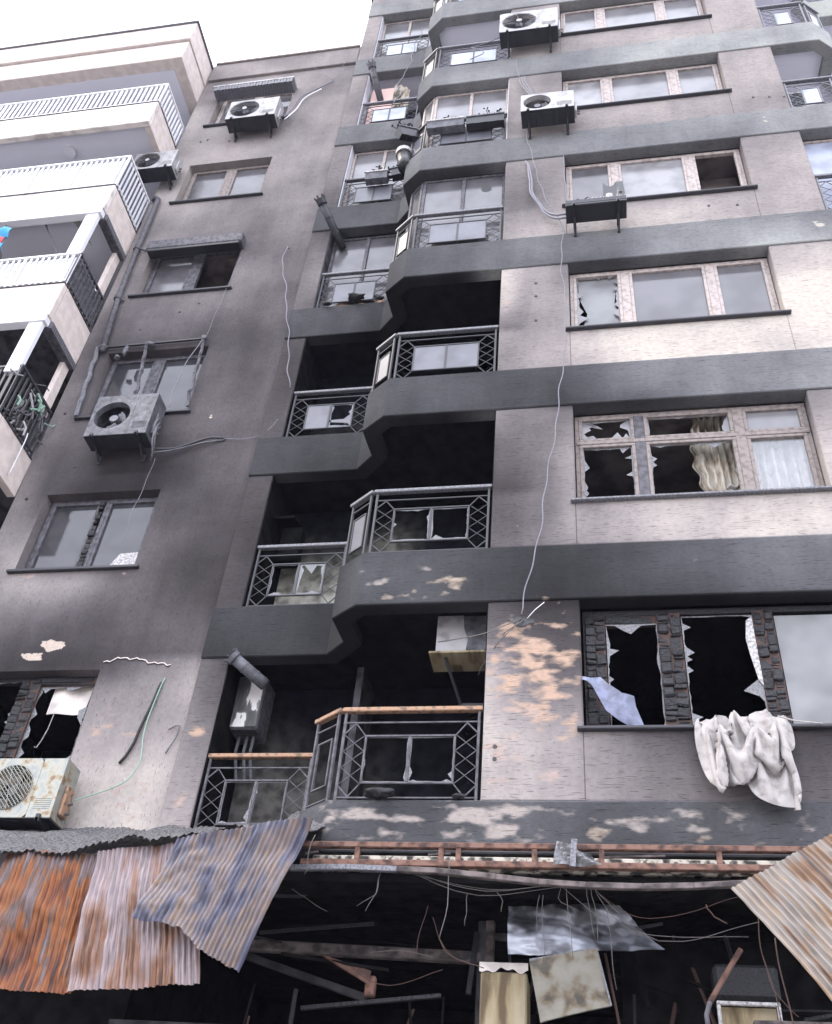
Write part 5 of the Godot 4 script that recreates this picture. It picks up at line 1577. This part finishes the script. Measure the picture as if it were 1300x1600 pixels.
	planter(Vector3(-0.38, 18.2, 0.02), 0.66, "black flower box with dead stalks, right one on the front rail of the glazed balcony", 5)
	planter(Vector3(-1.78, 18.5, -0.22), 0.42, "charred flower box tipping off the slanted corner of the glazed balcony", 7, Basis(Vector3.UP, 0.65) * Basis(Vector3(0, 0, 1), 0.5))
	T = thing("flower_pot", Vector3(-1.86, 17.95, -0.3), "black flower pot with a white rim hanging below the tipping flower box", "flower pot")
	g = geo()
	g.tube([Vector3(0.06, -0.32, 0), Vector3(0.03, -0.15, 0), Vector3(0, 0.12, 0)], 0.13, 12)
	obj("pot", g, M.black_plastic, T, true)
	g = geo()
	g.tube([Vector3(0, 0.1, 0), Vector3(-0.01, 0.2, 0)], 0.155, 14)
	obj("pot_rim", g, M.casing_white, T)
	planter(Vector3(-2.52, 18.38, -0.92), 0.42, "burnt flower box with white shreds on the rail of the left glazed balcony", 9, Basis(), true, true)
	planter(Vector3(-2.05, 18.42, -0.9), 0.34, "smaller burnt flower box next to the bay corner on the left balcony rail", 13, Basis(Vector3(0, 0, 1), 0.2))

	# curtain, bundle of cloth, sheets at windows
	T = thing("curtain", Vector3(2.7, 9.5, -0.42), "scorched cream curtain hanging torn in the broken window with top lights", "curtain")
	g = geo()
	g.grid(70, 34, func(u: float, v: float) -> Vector3:
		var left := -0.34 + (0.05 * sin(v * 7.0 + 1.0) + 0.025 * sin(v * 31.0)) * pow(1.0 - u, 3.0) + 0.06 * smoothstep(0.2, 0.6, v)
		var x := lerpf(left, 0.38, u)
		return Vector3(x, lerpf(1.5, -0.05 + 0.05 * sin(u * 9), v), 0.028 * sin(u * 52 + 0.5 * sin(v * 3)) + 0.02 * sin(u * 19 + v * 1.5)), 0.004)
	obj("drape", g, M.curtain, T, true)
	g = geo()
	g.grid(30, 8, func(u: float, v: float) -> Vector3: return Vector3(lerpf(-0.02, 0.36, u), 0.14 + 0.14 * u + 0.05 * (1 - v) + 0.02 * sin(u * 19), 0.10 + 0.05 * sin(v * PI) + 0.02 * sin(u * 15)), 0.004)
	obj("folded_hem", g, M.cloth, T, true)
	T = thing("net_curtain", Vector3(3.33, 9.4, -0.4), "white net curtain behind the unbroken right pane of that window", "curtain")
	g = geo()
	g.grid(50, 4, func(u: float, v: float) -> Vector3: return Vector3(lerpf(-0.4, 0.38, u), lerpf(1.5, 0.0, v), 0.035 * sin(u * 44 + sin(v * 3.0)) + 0.02 * sin(u * 17)), 0.004)
	obj("drape", g, M.net, T, true)
	T = thing("red_curtain", Vector3(-2.05, 23.7, -1.4), "dark red curtain behind the top left balcony window", "curtain")
	g = geo()
	g.grid(20, 4, func(u: float, v: float) -> Vector3: return Vector3(lerpf(-0.3, 0.2, u), lerpf(2.2, 0.0, v), 0.03 * sin(u * 30)), 0.004)
	obj("drape", g, M.red_curtain, T, true)
	cloth_bundle()
	T = thing("blanket", Vector3(-2.35, 14.78, -1.12), "orange-brown blanket behind the foot of the railing of the glazed left balcony", "blanket")
	g = geo()
	g.grid(20, 4, func(u: float, v: float) -> Vector3: return Vector3(lerpf(-0.5, 0.3, u), lerpf(0.14 + 0.03 * sin(u * 9), 0.0, v), 0.03 * sin(u * 15)), 0.01)
	obj("fold", g, M.rail_rust, T, true)
	T = thing("plastic_sheet", Vector3(1.2, 6.45, -0.08), "bluish torn plastic sheet sagging out of the charred window", "plastic sheet")
	g = geo()
	var film_l := [Vector2(-0.26, 0.55), Vector2(-0.20, 0.50), Vector2(-0.151, 0.445), Vector2(-0.092, 0.33), Vector2(-0.022, 0.19), Vector2(0.098, 0.079), Vector2(0.205, 0.0)]
	var film_r := [Vector2(-0.2, 0.576), Vector2(-0.057, 0.57), Vector2(0.016, 0.462), Vector2(0.137, 0.341), Vector2(0.249, 0.309), Vector2(0.261, 0.221), Vector2(0.341, 0.0)]
	g.grid(8, 30, func(u: float, v: float) -> Vector3:
		var i := mini(int(v * 6.0), 5)
		var a: Vector2 = (film_l[i] as Vector2).lerp(film_l[i + 1], v * 6.0 - i)
		var b: Vector2 = (film_r[i] as Vector2).lerp(film_r[i + 1], v * 6.0 - i)
		var p := a.lerp(b, u)
		return Vector3(p.x, p.y, 0.03 + 0.05 * sin(PI * v) + 0.03 * sin(u * 4.0 + v * 7.0)), 0.004)
	obj("film", g, M.blue_plastic, T, true)
	T = thing("laundry", Vector3(-8.85, 15.6, 0.06), "blue and red laundry hung over the balcony rail at the left picture edge", "laundry")
	for q in [[0.0, 0.55, "cloth_blue"], [-0.03, 0.28, "cloth_red"], [0.02, 0.1, "cloth_blue"]]:
		g = geo()
		g.grid(10, 8, func(u: float, v: float) -> Vector3: return Vector3(q[0] + lerpf(-0.25, 0.2, u), q[1] + 0.3 * (1 - v) - 0.08 * u, 0.05 * sin(v * PI) + 0.02 * sin(u * 12)), 0.01)
		obj("garment", g, M[q[2]], T, true)
	T = thing("balcony_awning", Vector3(-8.5, 16.2, -0.3), "small pitched cloth awning with a slanting pole inside the left balcony", "awning")
	g = geo()
	g.quad(Vector3(-2.2, 0.55, 0.25), Vector3(-0.05, 1.05, 0.2), Vector3(-0.05, 1.1, -1.2), Vector3(-2.2, 0.7, -1.2))
	g.quad(Vector3(-0.05, 1.05, 0.2), Vector3(0.75, 0.78, 0.1), Vector3(0.75, 0.9, -1.2), Vector3(-0.05, 1.1, -1.2))
	g.quad(Vector3(-0.05, 1.02, 0.2), Vector3(-0.05, 1.07, -1.2), Vector3(0.75, 0.87, -1.2), Vector3(0.75, 0.75, 0.1))
	g.quad(Vector3(-2.2, 0.52, 0.25), Vector3(-2.2, 0.67, -1.2), Vector3(-0.05, 1.07, -1.2), Vector3(-0.05, 1.02, 0.2))
	obj("canopy", g, M.awning_cloth, T)
	g = geo()
	g.tube([Vector3(-0.05, 1.03, 0.1), Vector3(0.7, -0.3, 0.05)], 0.013, 6)
	g.tube([Vector3(-1.3, 0.6, 0.22), Vector3(-0.45, 0.62, 0.22), Vector3(-0.75, -0.2, 0.2)], 0.02, 6)
	obj("pole", g, M.frame_sooty, T)
	# tangled rubbish in the ornate side railing, lowest left balcony
	T = thing("scrap_heap", Vector3(-7.08, 11.7, -0.5), "tangle of burnt strips pushed through the dark railing at the left picture edge", "scrap")
	var r := RandomNumberGenerator.new()
	r.seed = 44
	for k in 34:
		g = geo()
		var a := Vector3(r.randf_range(-0.06, 0.09), r.randf_range(0.0, 0.8), r.randf_range(-0.4, 0.4))
		var b := a + Vector3(r.randf_range(-0.05, 0.06), r.randf_range(-0.35, 0.35), r.randf_range(-0.3, 0.3))
		g.tube([a, a.lerp(b, 0.5) + Vector3(0.04, r.randf_range(-0.08, 0.08), 0), b], r.randf_range(0.008, 0.022), 5)
		obj("strip", g, M[["dark_metal", "frame_sooty", "casing_white", "cable_green", "rail_dark"][k % 5]], T)
	cable("cable", [Vector3(-7.03, 11.75, -0.62), Vector3(-7.0, 11.5, -0.6), Vector3(-7.04, 11.2, -0.65), Vector3(-7.08, 10.95, -0.68)], 0.014, "rail_white", "white cord dangling from the tangle on the left balcony", "cord", 0.01)
	# bits on band edges
	for q in [[-2.45, 14.72, -0.86, 0.13, "rubbish"], [-2.95, 14.68, -0.9, 0.07, "rubbish"], [-2.06, 14.72, -0.9, 0.06, "rubbish"], [-0.95, 5.72, 0.02, 0.13, "rubbish"], [-0.2, 5.72, 0.0, 0.06, "rubbish"]]:
		g = geo()
		var nz := FastNoiseLite.new()
		nz.seed = int(q[3] * 1000)
		nz.frequency = 5.0
		g.grid(14, 8, func(u: float, v: float) -> Vector3:
			var d := Vector3(cos(TAU * u) * sin(PI * v), -cos(PI * v), -sin(TAU * u) * sin(PI * v))
			return d * Vector3(q[3], q[3] * 0.35, q[3] * 0.6) * (1.0 + 0.8 * nz.get_noise_3dv(d * 0.5)))
		var o := obj("burnt_debris", g, M.char, self, true)
		o.position = Vector3(q[0], q[1] + q[3] * 0.25, q[2])
		tag(o, "charred lump lying on a floor band under a balcony railing", "debris", "charred lumps on the floor bands")

func cloth_bundle() -> void:
	var T := thing("cloth_bundle", Vector3(2.4, 6.44, 0.08), "crumpled dirty white cloth hanging over the sill of the charred window", "cloth")
	# the cloth is let hang: a sheet caught along the sill in gathers, one lower corner hitched up, and left to fall
	var nu := 52
	var nv := 42
	var wide := 1.6
	var tall := 1.30
	var p := PackedVector3Array()
	var held := PackedByteArray()
	var nz := FastNoiseLite.new()
	nz.seed = 8
	nz.frequency = 1.0
	var caught := [[0.30, 0.42, Vector3(-0.22, -0.12, 0.15)], [0.60, 0.46, Vector3(0.08, -0.15, 0.17)], [0.84, 0.36, Vector3(0.28, -0.07, 0.15)], [0.62, 0.76, Vector3(0.06, -0.38, 0.12)], [0.9, 0.7, Vector3(0.33, -0.40, 0.10)], [0.45, 0.2, Vector3(-0.08, 0.02, 0.14)]]
	for j in nv + 1:
		for i in nu + 1:
			var u := float(i) / nu
			var v := float(j) / nv
			var gather := 0.05 * sin(u * TAU * 5.5 + 2.0 * nz.get_noise_1d(u * 3.0))
			var top := Vector3(lerpf(-0.42, 0.42, u) + 0.03 * cos(u * TAU * 5.5), 0.05 + 0.05 * nz.get_noise_1d(u * 4.0 + 7.0) + 0.06 * exp(-pow((u - 0.7) / 0.14, 2.0)), -0.02 + 0.4 * gather)
			var q := top + Vector3(0.05 * v, -tall * 0.5 * v, 0.2 * sqrt(v) + 0.14 * nz.get_noise_2d(u * 7.0, v * 6.0))
			var h := 1 if j == 0 else 0
			if j == nv and u < 0.5:      # the left part of the hem is caught half way up
				q = Vector3(lerpf(-0.34, -0.10, u / 0.5), lerpf(-0.12, -0.44, u / 0.5), 0.06 + 0.05 * sin(u * 40.0))
				h = 1
			for c in caught:             # places where it is bunched and caught on itself
				var di := i - int(c[0] * nu)
				var dj := j - int(c[1] * nv)
				if di * di + dj * dj <= 1:
					q = (c[2] as Vector3) + Vector3(di * 0.021, -dj * 0.018 - 0.006 * di * di, -0.006 * (di * di + dj * dj))
					h = 1
			p.append(q)
			held.append(h)
	var ties := []
	var rest := PackedFloat32Array()
	var du := wide / nu
	var dv := tall / nv
	for j in nv + 1:
		for i in nu + 1:
			var k := j * (nu + 1) + i
			if i < nu: ties.append([k, k + 1, 0.5]); rest.append(du)
			if j < nv: ties.append([k, k + nu + 1, 0.5]); rest.append(dv)
			if i < nu and j < nv:
				ties.append([k, k + nu + 2, 0.3]); rest.append(sqrt(du * du + dv * dv))
				ties.append([k + 1, k + nu + 1, 0.3]); rest.append(sqrt(du * du + dv * dv))
			if i < nu - 1: ties.append([k, k + 2, 0.06]); rest.append(du * 2.0)
			if j < nv - 1: ties.append([k, k + 2 * (nu + 1), 0.06]); rest.append(dv * 2.0)
	var ta := PackedInt32Array()
	var tb := PackedInt32Array()
	var tk := PackedFloat32Array()
	for t in ties:
		ta.append(t[0]); tb.append(t[1]); tk.append(t[2])
	var old := p.duplicate()
	for step in 150:
		for k in p.size():
			if held[k]: continue
			var now := p[k]
			var nxt := now + (now - old[k]) * 0.94 + Vector3(0, -0.0011, 0)
			nxt.z = maxf(nxt.z, 0.012 if nxt.y < -0.05 else -0.05)
			old[k] = now
			p[k] = nxt
		for t in ta.size():
			var a := ta[t]
			var b := tb[t]
			var d := p[b] - p[a]
			var l := d.length()
			if l < 1e-6: continue
			var c := d * ((l - rest[t]) / l * tk[t])
			if held[a]:
				if not held[b]: p[b] -= c * 1.6
			elif held[b]: p[a] += c * 1.6
			else:
				p[a] += c
				p[b] -= c
	var g := geo()
	g.grid(nu, nv, func(u: float, v: float) -> Vector3: return p[int(round(v * nv)) * (nu + 1) + int(round(u * nu))], 0.005)
	obj("drape", g, M.cloth, T, true)
	g = geo()
	g.tube([Vector3(0.3, -0.02, 0.12), Vector3(0.45, -0.06, 0.1), Vector3(0.7, -0.02, -0.02)], 0.008, 5)
	obj("cord", g, M.cloth, T)

func street_level() -> void:
	# canopy of corrugated iron over the left shop, ash on top
	var g := geo()
	var nz := FastNoiseLite.new()
	nz.seed = 19
	nz.frequency = 0.7
	g.grid(220, 26, func(u: float, v: float) -> Vector3:
		var x := lerpf(-6.0, -1.45, u)
		var edge := 4.80 + 0.07 * sin(x * 2.4 + 0.8) + 0.05 * nz.get_noise_1d(x * 2.0) + 0.16 * smoothstep(-2.6, -1.5, x)
		var wallz := -1.0 if x < -3.5 else (-0.93 if x < -1.95 else -0.6)
		var y := lerpf(5.82, edge, v) - 0.05 * sin(v * PI)
		return Vector3(x + 0.06 * v, y + 0.012 * sin(x * TAU / 0.06) + 0.05 * nz.get_noise_2d(x * 3.0, v * 4.0), lerpf(wallz, 1.02, v) + 0.03 * sin(x * 4.0) * v), 0.01)
	var o := obj("awning_roof", g, M.ash, self, true)
	tag(o, "sloping iron awning covered in gray ash below the left side wall", "awning")
	iron_sheet(Vector3(-3.93, 4.78, 0.92), Vector3(-3.03, 4.76, 0.93), Vector3(-3.95, 3.66, 0.94), Vector3(-2.97, 3.66, 0.96), 20, "iron_orange", "hanging corrugated sheet burnt deep orange, left of the pale pinkish one", 0.02, 0.02, 2, 0.0, [], [0.45, 0.3])
	iron_sheet(Vector3(-3.08, 4.77, 0.96), Vector3(-2.2, 4.88, 0.93), Vector3(-2.97, 3.66, 1.0), Vector3(-1.95, 3.77, 0.96), 21, "iron_pale", "hanging corrugated sheet in pale pink and rust, between the orange and the bluish one", 0.03, 0.02, 4, 0.0, [], [0.25, 0.7])
	iron_sheet(Vector3(-2.36, 4.84, 1.03), Vector3(-1.22, 5.02, 0.98), Vector3(-2.6, 3.78, 1.16), Vector3(-1.63, 3.80, 1.02), 25, "iron_blue", "tilted bluish corrugated sheet hanging at the right end of the awning", 0.05, 0.02, 6, 0.08, [0.66, 0.68, 0.72, 0.85, 0.92, 0.98])
	iron_sheet(Vector3(-4.9, 4.74, 0.88), Vector3(-4.02, 4.76, 0.9), Vector3(-4.9, 3.9, 0.7), Vector3(-4.25, 3.9, 0.7), 14, "iron_blue", "bent corrugated sheet with a purplish sheen at the left picture edge", 0.02, 0.02, 8)
	# the sheet on the right lies turned: its ribs run down to the right
	iron_sheet(Vector3(2.02, 4.575, 0.9), Vector3(3.0, 5.12, 0.86), Vector3(2.86, 3.40, 1.02), Vector3(3.84, 3.95, 0.98), 23, "iron_gray", "slanting corrugated sheet with rust streaks at the lower right picture edge", 0.03, 0.0, 10)

	# sign frame of rusty steel
	var T := thing("sign_frame", Vector3(-1.5, 5.05, 0.28), "rusty ladder-like steel sign frame along the front above the burnt shop", "steel frame")
	for q in [[0.09, -0.05, 4.6, 0.045], [-0.07, -0.02, 4.3, 0.05]]:
		g = geo()
		g.box(Vector3(q[1], q[0] - q[3] / 2 - 0.005, -0.03), Vector3(q[2], q[0] + q[3] / 2, 0.03), 0.006)
		obj("chord", g, M.rust_beam, T)
	for x in [0.48, 1.22, 1.37, 2.02, 2.58, 3.53]:
		g = geo()
		g.box(Vector3(x - 0.022, -0.045, -0.024), Vector3(x + 0.022, 0.066, 0.024), 0.004)
		obj("strut", g, M.rust_beam, T)
	for x in [[0.0, 0.12], [1.1, 1.3], [2.6, 3.1]]:
		g = geo()
		g.bar(Vector3(x[0], 0.02, -0.03), Vector3(x[1], 0.035, -0.02), 0.02)
		obj("lamp_rail", g, M.sooty_beam, T)
	T = thing("sagging_beam", Vector3(-1.5, 4.92, 0.3), "thin bent steel bar sagging under the rusty sign frame", "beam")
	var pts := [Vector3(-0.1, 0.0, 0), Vector3(0.4, 0.01, 0), Vector3(0.85, 0.0, 0), Vector3(1.2, -0.01, 0), Vector3(1.7, -0.055, 0), Vector3(2.05, -0.09, 0), Vector3(2.45, -0.11, 0), Vector3(2.9, -0.115, 0), Vector3(3.3, -0.1, 0), Vector3(3.75, -0.07, 0)]
	for i in pts.size() - 1:
		g = geo()
		g.bar(pts[i], pts[i + 1], 0.05, 0.05)
		obj("bar", g, M.sooty_beam if i > 1 else M.rail_gray, T)
	T = thing("torn_sheet_metal", Vector3(0.8, 5.0, 0.34), "crumpled scrap of sheet metal caught on the middle of the sign frame", "sheet metal")
	g = geo()
	g.grid(10, 6, func(u: float, v: float) -> Vector3: return Vector3(lerpf(-0.12, 0.28 - 0.12 * v, u) + 0.03 * v, lerpf(-0.05, 0.17 - 0.13 * u, v), 0.03 + 0.03 * sin(u * 8 + v * 5)), 0.004)
	obj("scrap", g, M.shard, T)
	g = geo()
	g.bar(Vector3(0.04, -0.07, 0.05), Vector3(0.06, 0.17, 0.04), 0.05, 0.02)
	obj("strap", g, M.rail_gray, T)
	# things hanging in the dark shop
	T = thing("tin_sheet", Vector3(0.85, 4.68, -0.5), "shiny crumpled tin sheet hanging in the burnt shop behind the square panel", "sheet metal")
	g = geo()
	var cz := FastNoiseLite.new()
	cz.seed = 29
	cz.frequency = 1.6
	g.grid(36, 20, func(u: float, v: float) -> Vector3:
		var a := Vector2(-0.62, 0.24).lerp(Vector2(0.36, 0.27), u)
		var b := Vector2(-0.6, -0.23).lerp(Vector2(0.71, -0.19), u)
		var p := a.lerp(b, v)
		return Vector3(p.x, p.y, 0.14 * v + 0.12 * cz.get_noise_2d(u * 1.1, v * 0.9) + 0.12 * pow(v, 4.0) * u + 0.05 * maxf(0.0, sin(u * 5.0 + v * 3.0)) * v + 0.006 * cz.get_noise_2d(u * 6, v * 5)), 0.004)
	obj("sheet", g, M.tin, T, true)
	T = thing("hanging_panel", Vector3(0.74, 4.21, -0.28), "square scorched ceiling panel hanging askew in front of the burnt shop", "panel")
	g = geo()
	g.grid(14, 12, func(u: float, v: float) -> Vector3:
		var p := Vector2(-0.30, 0.17).lerp(Vector2(0.26, 0.28), u).lerp(Vector2(-0.21, -0.30).lerp(Vector2(0.36, -0.16), u), v)
		return Vector3(p.x, p.y, 0.02 * sin(u * 3) + 0.015 * sin(v * 5 + u)), 0.02)
	obj("board", g, M.scorched_panel, T)
	g = geo()
	g.bar(Vector3(-0.30, 0.175, 0.02), Vector3(0.26, 0.285, 0.02), 0.02)
	g.bar(Vector3(0.262, 0.28, 0.02), Vector3(0.362, -0.16, 0.02), 0.015)
	obj("panel_edge", g, M.rail_gray, T)
	T = thing("rusty_scrap", Vector3(-1.1, 4.33, -0.6), "rusty bent bracket sticking out of the dark left half of the shop", "scrap metal")
	g = geo()
	g.grid(10, 4, func(u: float, v: float) -> Vector3: return Vector3(lerpf(-0.45, 0.12, u), 0.14 - 0.16 * u + 0.03 - v * 0.13 * u, 0.06 * v + 0.05 * u), 0.01)
	g.box(Vector3(0.08, -0.2, 0.0), Vector3(0.17, -0.03, 0.08), 0.01)
	obj("bracket", g, M.rust_beam, T)
	T = thing("burnt_cabinet", Vector3(2.15, 3.6, -0.5), "burnt metal cabinet with a pale open frame at the lower right of the shop", "cabinet")
	g = geo()
	g.box(Vector3(-0.2, 0.6, -0.3), Vector3(0.32, 0.88, 0.02), 0.03)
	obj("motor_housing", g, M.char, T)
	g = geo()
	rim(g, -0.2, 0.3, -0.2, 0.58, 0.0, 0.04, 0.03)
	obj("frame", g, M.melted_white, T)
	g = geo()
	g.box(Vector3(-0.17, -0.2, -0.3), Vector3(0.27, 0.55, -0.03))
	obj("body", g, M.pillar, T)
	T = thing("steel_pipe", Vector3(2.0, 4.3, -0.25), "rusty pipe leaning against the burnt cabinet", "pipe")
	g = geo()
	g.tube([Vector3(0.17, 0.22, 0), Vector3(0.0, -0.02, 0), Vector3(-0.12, -0.2, 0.02)], 0.022, 9)
	obj("pipe", g, M.rust_beam, T)
	g = geo()
	g.tube([Vector3(-0.12, -0.2, 0.02), Vector3(-0.16, -0.3, 0.03), Vector3(-0.15, -0.5, 0.03)], 0.02, 9)
	obj("pipe_bend", g, M.casing_burnt, T, true)
	# wires: from, sag, to
	var wires := [
		[[-0.6, 4.93, 0.26], [0.1, 4.78, 0.22], [0.75, 4.85, 0.24], 0.007, "wire_bare"], [[-0.58, 4.92, 0.26], [0.05, 4.75, 0.2], [0.78, 4.83, 0.24], 0.006, "wire_bare"], [[-0.45, 4.9, 0.2], [0.15, 4.82, 0.15], [0.6, 4.84, 0.2], 0.005, "wire_bare"],
		[[0.72, 4.84, 0.25], [0.9, 4.7, 0.2], [1.15, 4.5, 0.1], 0.006, "wire_bare"], [[1.0, 4.83, 0.25], [1.3, 4.52, 0.1], [2.2, 4.5, 0.1], 0.006, "wire_bare"], [[1.0, 4.82, 0.25], [1.5, 4.45, 0.1], [2.3, 4.62, 0.1], 0.006, "wire_bare"], [[0.98, 4.83, 0.25], [1.4, 4.62, 0.1], [2.15, 4.78, 0.2], 0.005, "wire_rust"],
		[[-0.8, 4.92, 0.26], [-0.82, 4.75, 0.25], [-0.9, 4.58, 0.25], 0.007, "wire_bare"], [[-0.8, 4.9, 0.26], [-0.83, 4.72, 0.25], [-0.98, 4.62, 0.25], 0.006, "wire_bare"], [[-0.2, 5.0, 0.31], [-0.21, 4.6, 0.31], [-0.25, 4.35, 0.3], 0.008, "wire_bare"], [[-0.25, 4.36, 0.3], [-0.15, 4.25, 0.2], [0.1, 4.2, 0.1], 0.008, "wire_rust"],
		[[-0.05, 4.76, 0.2], [-0.05, 4.6, 0.2], [-0.06, 4.5, 0.2], 0.006, "wire_bare"], [[0.2, 4.78, 0.2], [0.24, 4.7, 0.2], [0.24, 4.62, 0.2], 0.006, "wire_bare"], [[-0.45, 4.8, -0.2], [-0.5, 4.5, -0.2], [-0.52, 4.35, -0.2], 0.007, "wire_rust"], [[-0.4, 4.7, -0.2], [-0.3, 4.5, -0.2], [-0.26, 4.38, -0.1], 0.007, "wire_rust"],
		[[0.58, 4.8, 0.1], [0.58, 4.5, 0.05], [0.57, 4.3, 0.0], 0.005, "wire_bare"], [[0.55, 4.8, 0.1], [0.53, 4.6, 0.05], [0.5, 4.5, 0.0], 0.005, "wire_bare"], [[0.78, 4.84, 0.25], [0.79, 4.55, 0.2], [0.82, 4.28, 0.15], 0.006, "wire_bare"], [[0.74, 4.82, 0.25], [0.7, 4.72, 0.2], [0.85, 4.66, 0.15], 0.006, "wire_bare"],
		[[0.95, 4.83, 0.25], [0.97, 4.6, 0.15], [1.0, 4.45, 0.1], 0.006, "wire_bare"], [[0.98, 4.83, 0.25], [1.02, 4.6, 0.15], [1.02, 4.4, 0.1], 0.006, "wire_bare"], [[1.1, 4.7, 0.1], [1.12, 4.3, 0.05], [1.15, 4.1, 0.0], 0.006, "wire_bare"], [[2.3, 4.7, 0.1], [2.3, 4.4, 0.1], [2.36, 3.8, 0.1], 0.008, "wire_rust"], [[2.4, 4.5, 0.1], [2.42, 4.2, 0.1], [2.42, 3.7, 0.1], 0.012, "wire_rust"],
		[[2.3, 4.4, 0.0], [2.36, 4.15, 0.0], [2.5, 3.95, 0.0], 0.008, "wire_rust"], [[1.9, 4.75, 0.1], [1.95, 4.65, 0.1], [2.05, 4.6, 0.1], 0.012, "wire_rust"], [[-1.25, 4.98, 0.85], [-1.28, 4.8, 0.85], [-1.29, 4.65, 0.85], 0.008, "wire_bare"], [[-1.1, 4.3, -0.3], [-0.8, 4.15, -0.3], [-0.3, 4.3, -0.3], 0.006, "wire_rust"], [[-0.95, 4.42, -0.3], [-0.7, 4.45, -0.3], [-0.4, 4.4, -0.3], 0.007, "wire_bare"], [[-1.65, 4.85, 0.0], [-1.4, 4.7, 0.0], [-1.3, 4.66, 0.0], 0.006, "wire_bare"],
	]
	var said := ["upper long wire sagging under the bent bar, left of the tin sheet", "lower long wire sagging under the bent bar, left of the tin sheet", "thin short-sagging wire tucked behind the bent bar", "pale wire slanting across the front of the tin sheet", "wire looping from the bar to the right across the tin sheet's corner", "long wire sagging lowest to the right of the tin sheet", "reddish wire stretched high to the right of the tin sheet",
		"straight wire hanging leftmost below the bent bar", "kinked wire hanging beside the leftmost straight one", "long wire hanging from the sign frame's lower chord", "reddish tail of the long wire, reaching to the pillar", "short wire ending in the air left of the pillar", "short wire above the top of the pillar", "dark red wire hanging deep in the left half of the shop", "dark red wire crossing towards the pillar",
		"wire hanging over the left edge of the tin sheet", "curled wire at the left edge of the tin sheet", "wire hanging over the middle of the tin sheet to the panel", "short hooked wire at the knot under the bar", "wire hanging to the panel's upper right corner", "twin wire just right of the one at the panel's corner", "white-ended wire hanging below the tin sheet", "dark red wire hanging beside the slanting iron sheet", "thick rusty wire hanging lowest beside the slanting iron sheet",
		"rusty wire curling off beside the burnt cabinet", "short rusty rod above the burnt cabinet", "chain-like wire at the corner of the bluish iron sheet", "drooping loop of wire right of the rusty bracket", "pale bent wire above the rusty bracket", "thin pale wire slanting at the far left of the dark shop"]
	for i in wires.size():
		var q: Array = wires[i]
		cable("wire", [Vector3(q[0][0], q[0][1], q[0][2]), Vector3(q[1][0], q[1][1], q[1][2]), Vector3(q[2][0], q[2][1], q[2][2])], q[3] * 0.75, q[4], said[i], "wire", 0.02, "wires dangling in the burnt shop")

func ground() -> void:
	var g := geo()
	g.box(Vector3(-150, -0.3, -150), Vector3(150, 0.0, 150))
	obj("road", g, M.asphalt).set_meta("kind", "structure")
	g = geo()
	g.box(Vector3(-60, 0.0, -0.95), Vector3(60, 0.13, 45.0), 0.02)  # unseen; laid wide and pale to bounce light up to the soffits
	obj("bounce_pavement", g, M.paving).set_meta("kind", "structure")

func _ready() -> void:
	var cam := Camera3D.new()
	cam.name = "camera"
	add_child(cam)
	cam.position = Vector3(1.1313, 1.6, 8.5933)
	cam.basis = Basis(Vector3.UP, 0.23067) * Basis(Vector3.RIGHT, 0.71578) * Basis(Vector3.BACK, 0.10582)
	cam.fov = rad_to_deg(2.0 * atan(800.0 / 1565.87))
	cam.near = 0.05
	cam.far = 500.0
	cam.current = true
	var env := Environment.new()
	env.background_mode = Environment.BG_SKY
	var sm := ProceduralSkyMaterial.new()
	sm.sky_top_color = Color(0.92, 0.94, 1.0)
	sm.sky_horizon_color = Color(0.985, 0.975, 1.0)
	sm.sky_curve = 0.2
	sm.ground_bottom_color = Color(0.2, 0.2, 0.2)
	sm.ground_horizon_color = Color(0.4, 0.4, 0.42)
	sm.sun_angle_max = 1.0
	env.sky = Sky.new()
	env.sky.sky_material = sm
	env.tonemap_mode = Environment.TONE_MAPPER_LINEAR
	env.tonemap_exposure = 4.7
	env.sdfgi_enabled = true
	env.ssao_enabled = true
	env.ssil_enabled = true
	env.fog_enabled = true
	env.fog_density = 0.0004
	env.fog_light_color = Color(0.85, 0.86, 1.0)
	var we := WorldEnvironment.new()
	we.name = "world_environment"
	we.environment = env
	add_child(we)
	var sun := DirectionalLight3D.new()
	sun.name = "sun"
	sun.light_energy = 0.2
	sun.light_angular_distance = 20.0
	sun.light_color = Color(1.0, 0.96, 0.92)
	sun.shadow_enabled = true
	sun.rotation = Vector3(deg_to_rad(-52), deg_to_rad(-72), 0)
	add_child(sun)
	make_materials()
	ground()
	right_building()
	left_building()
	things()
	street_level()
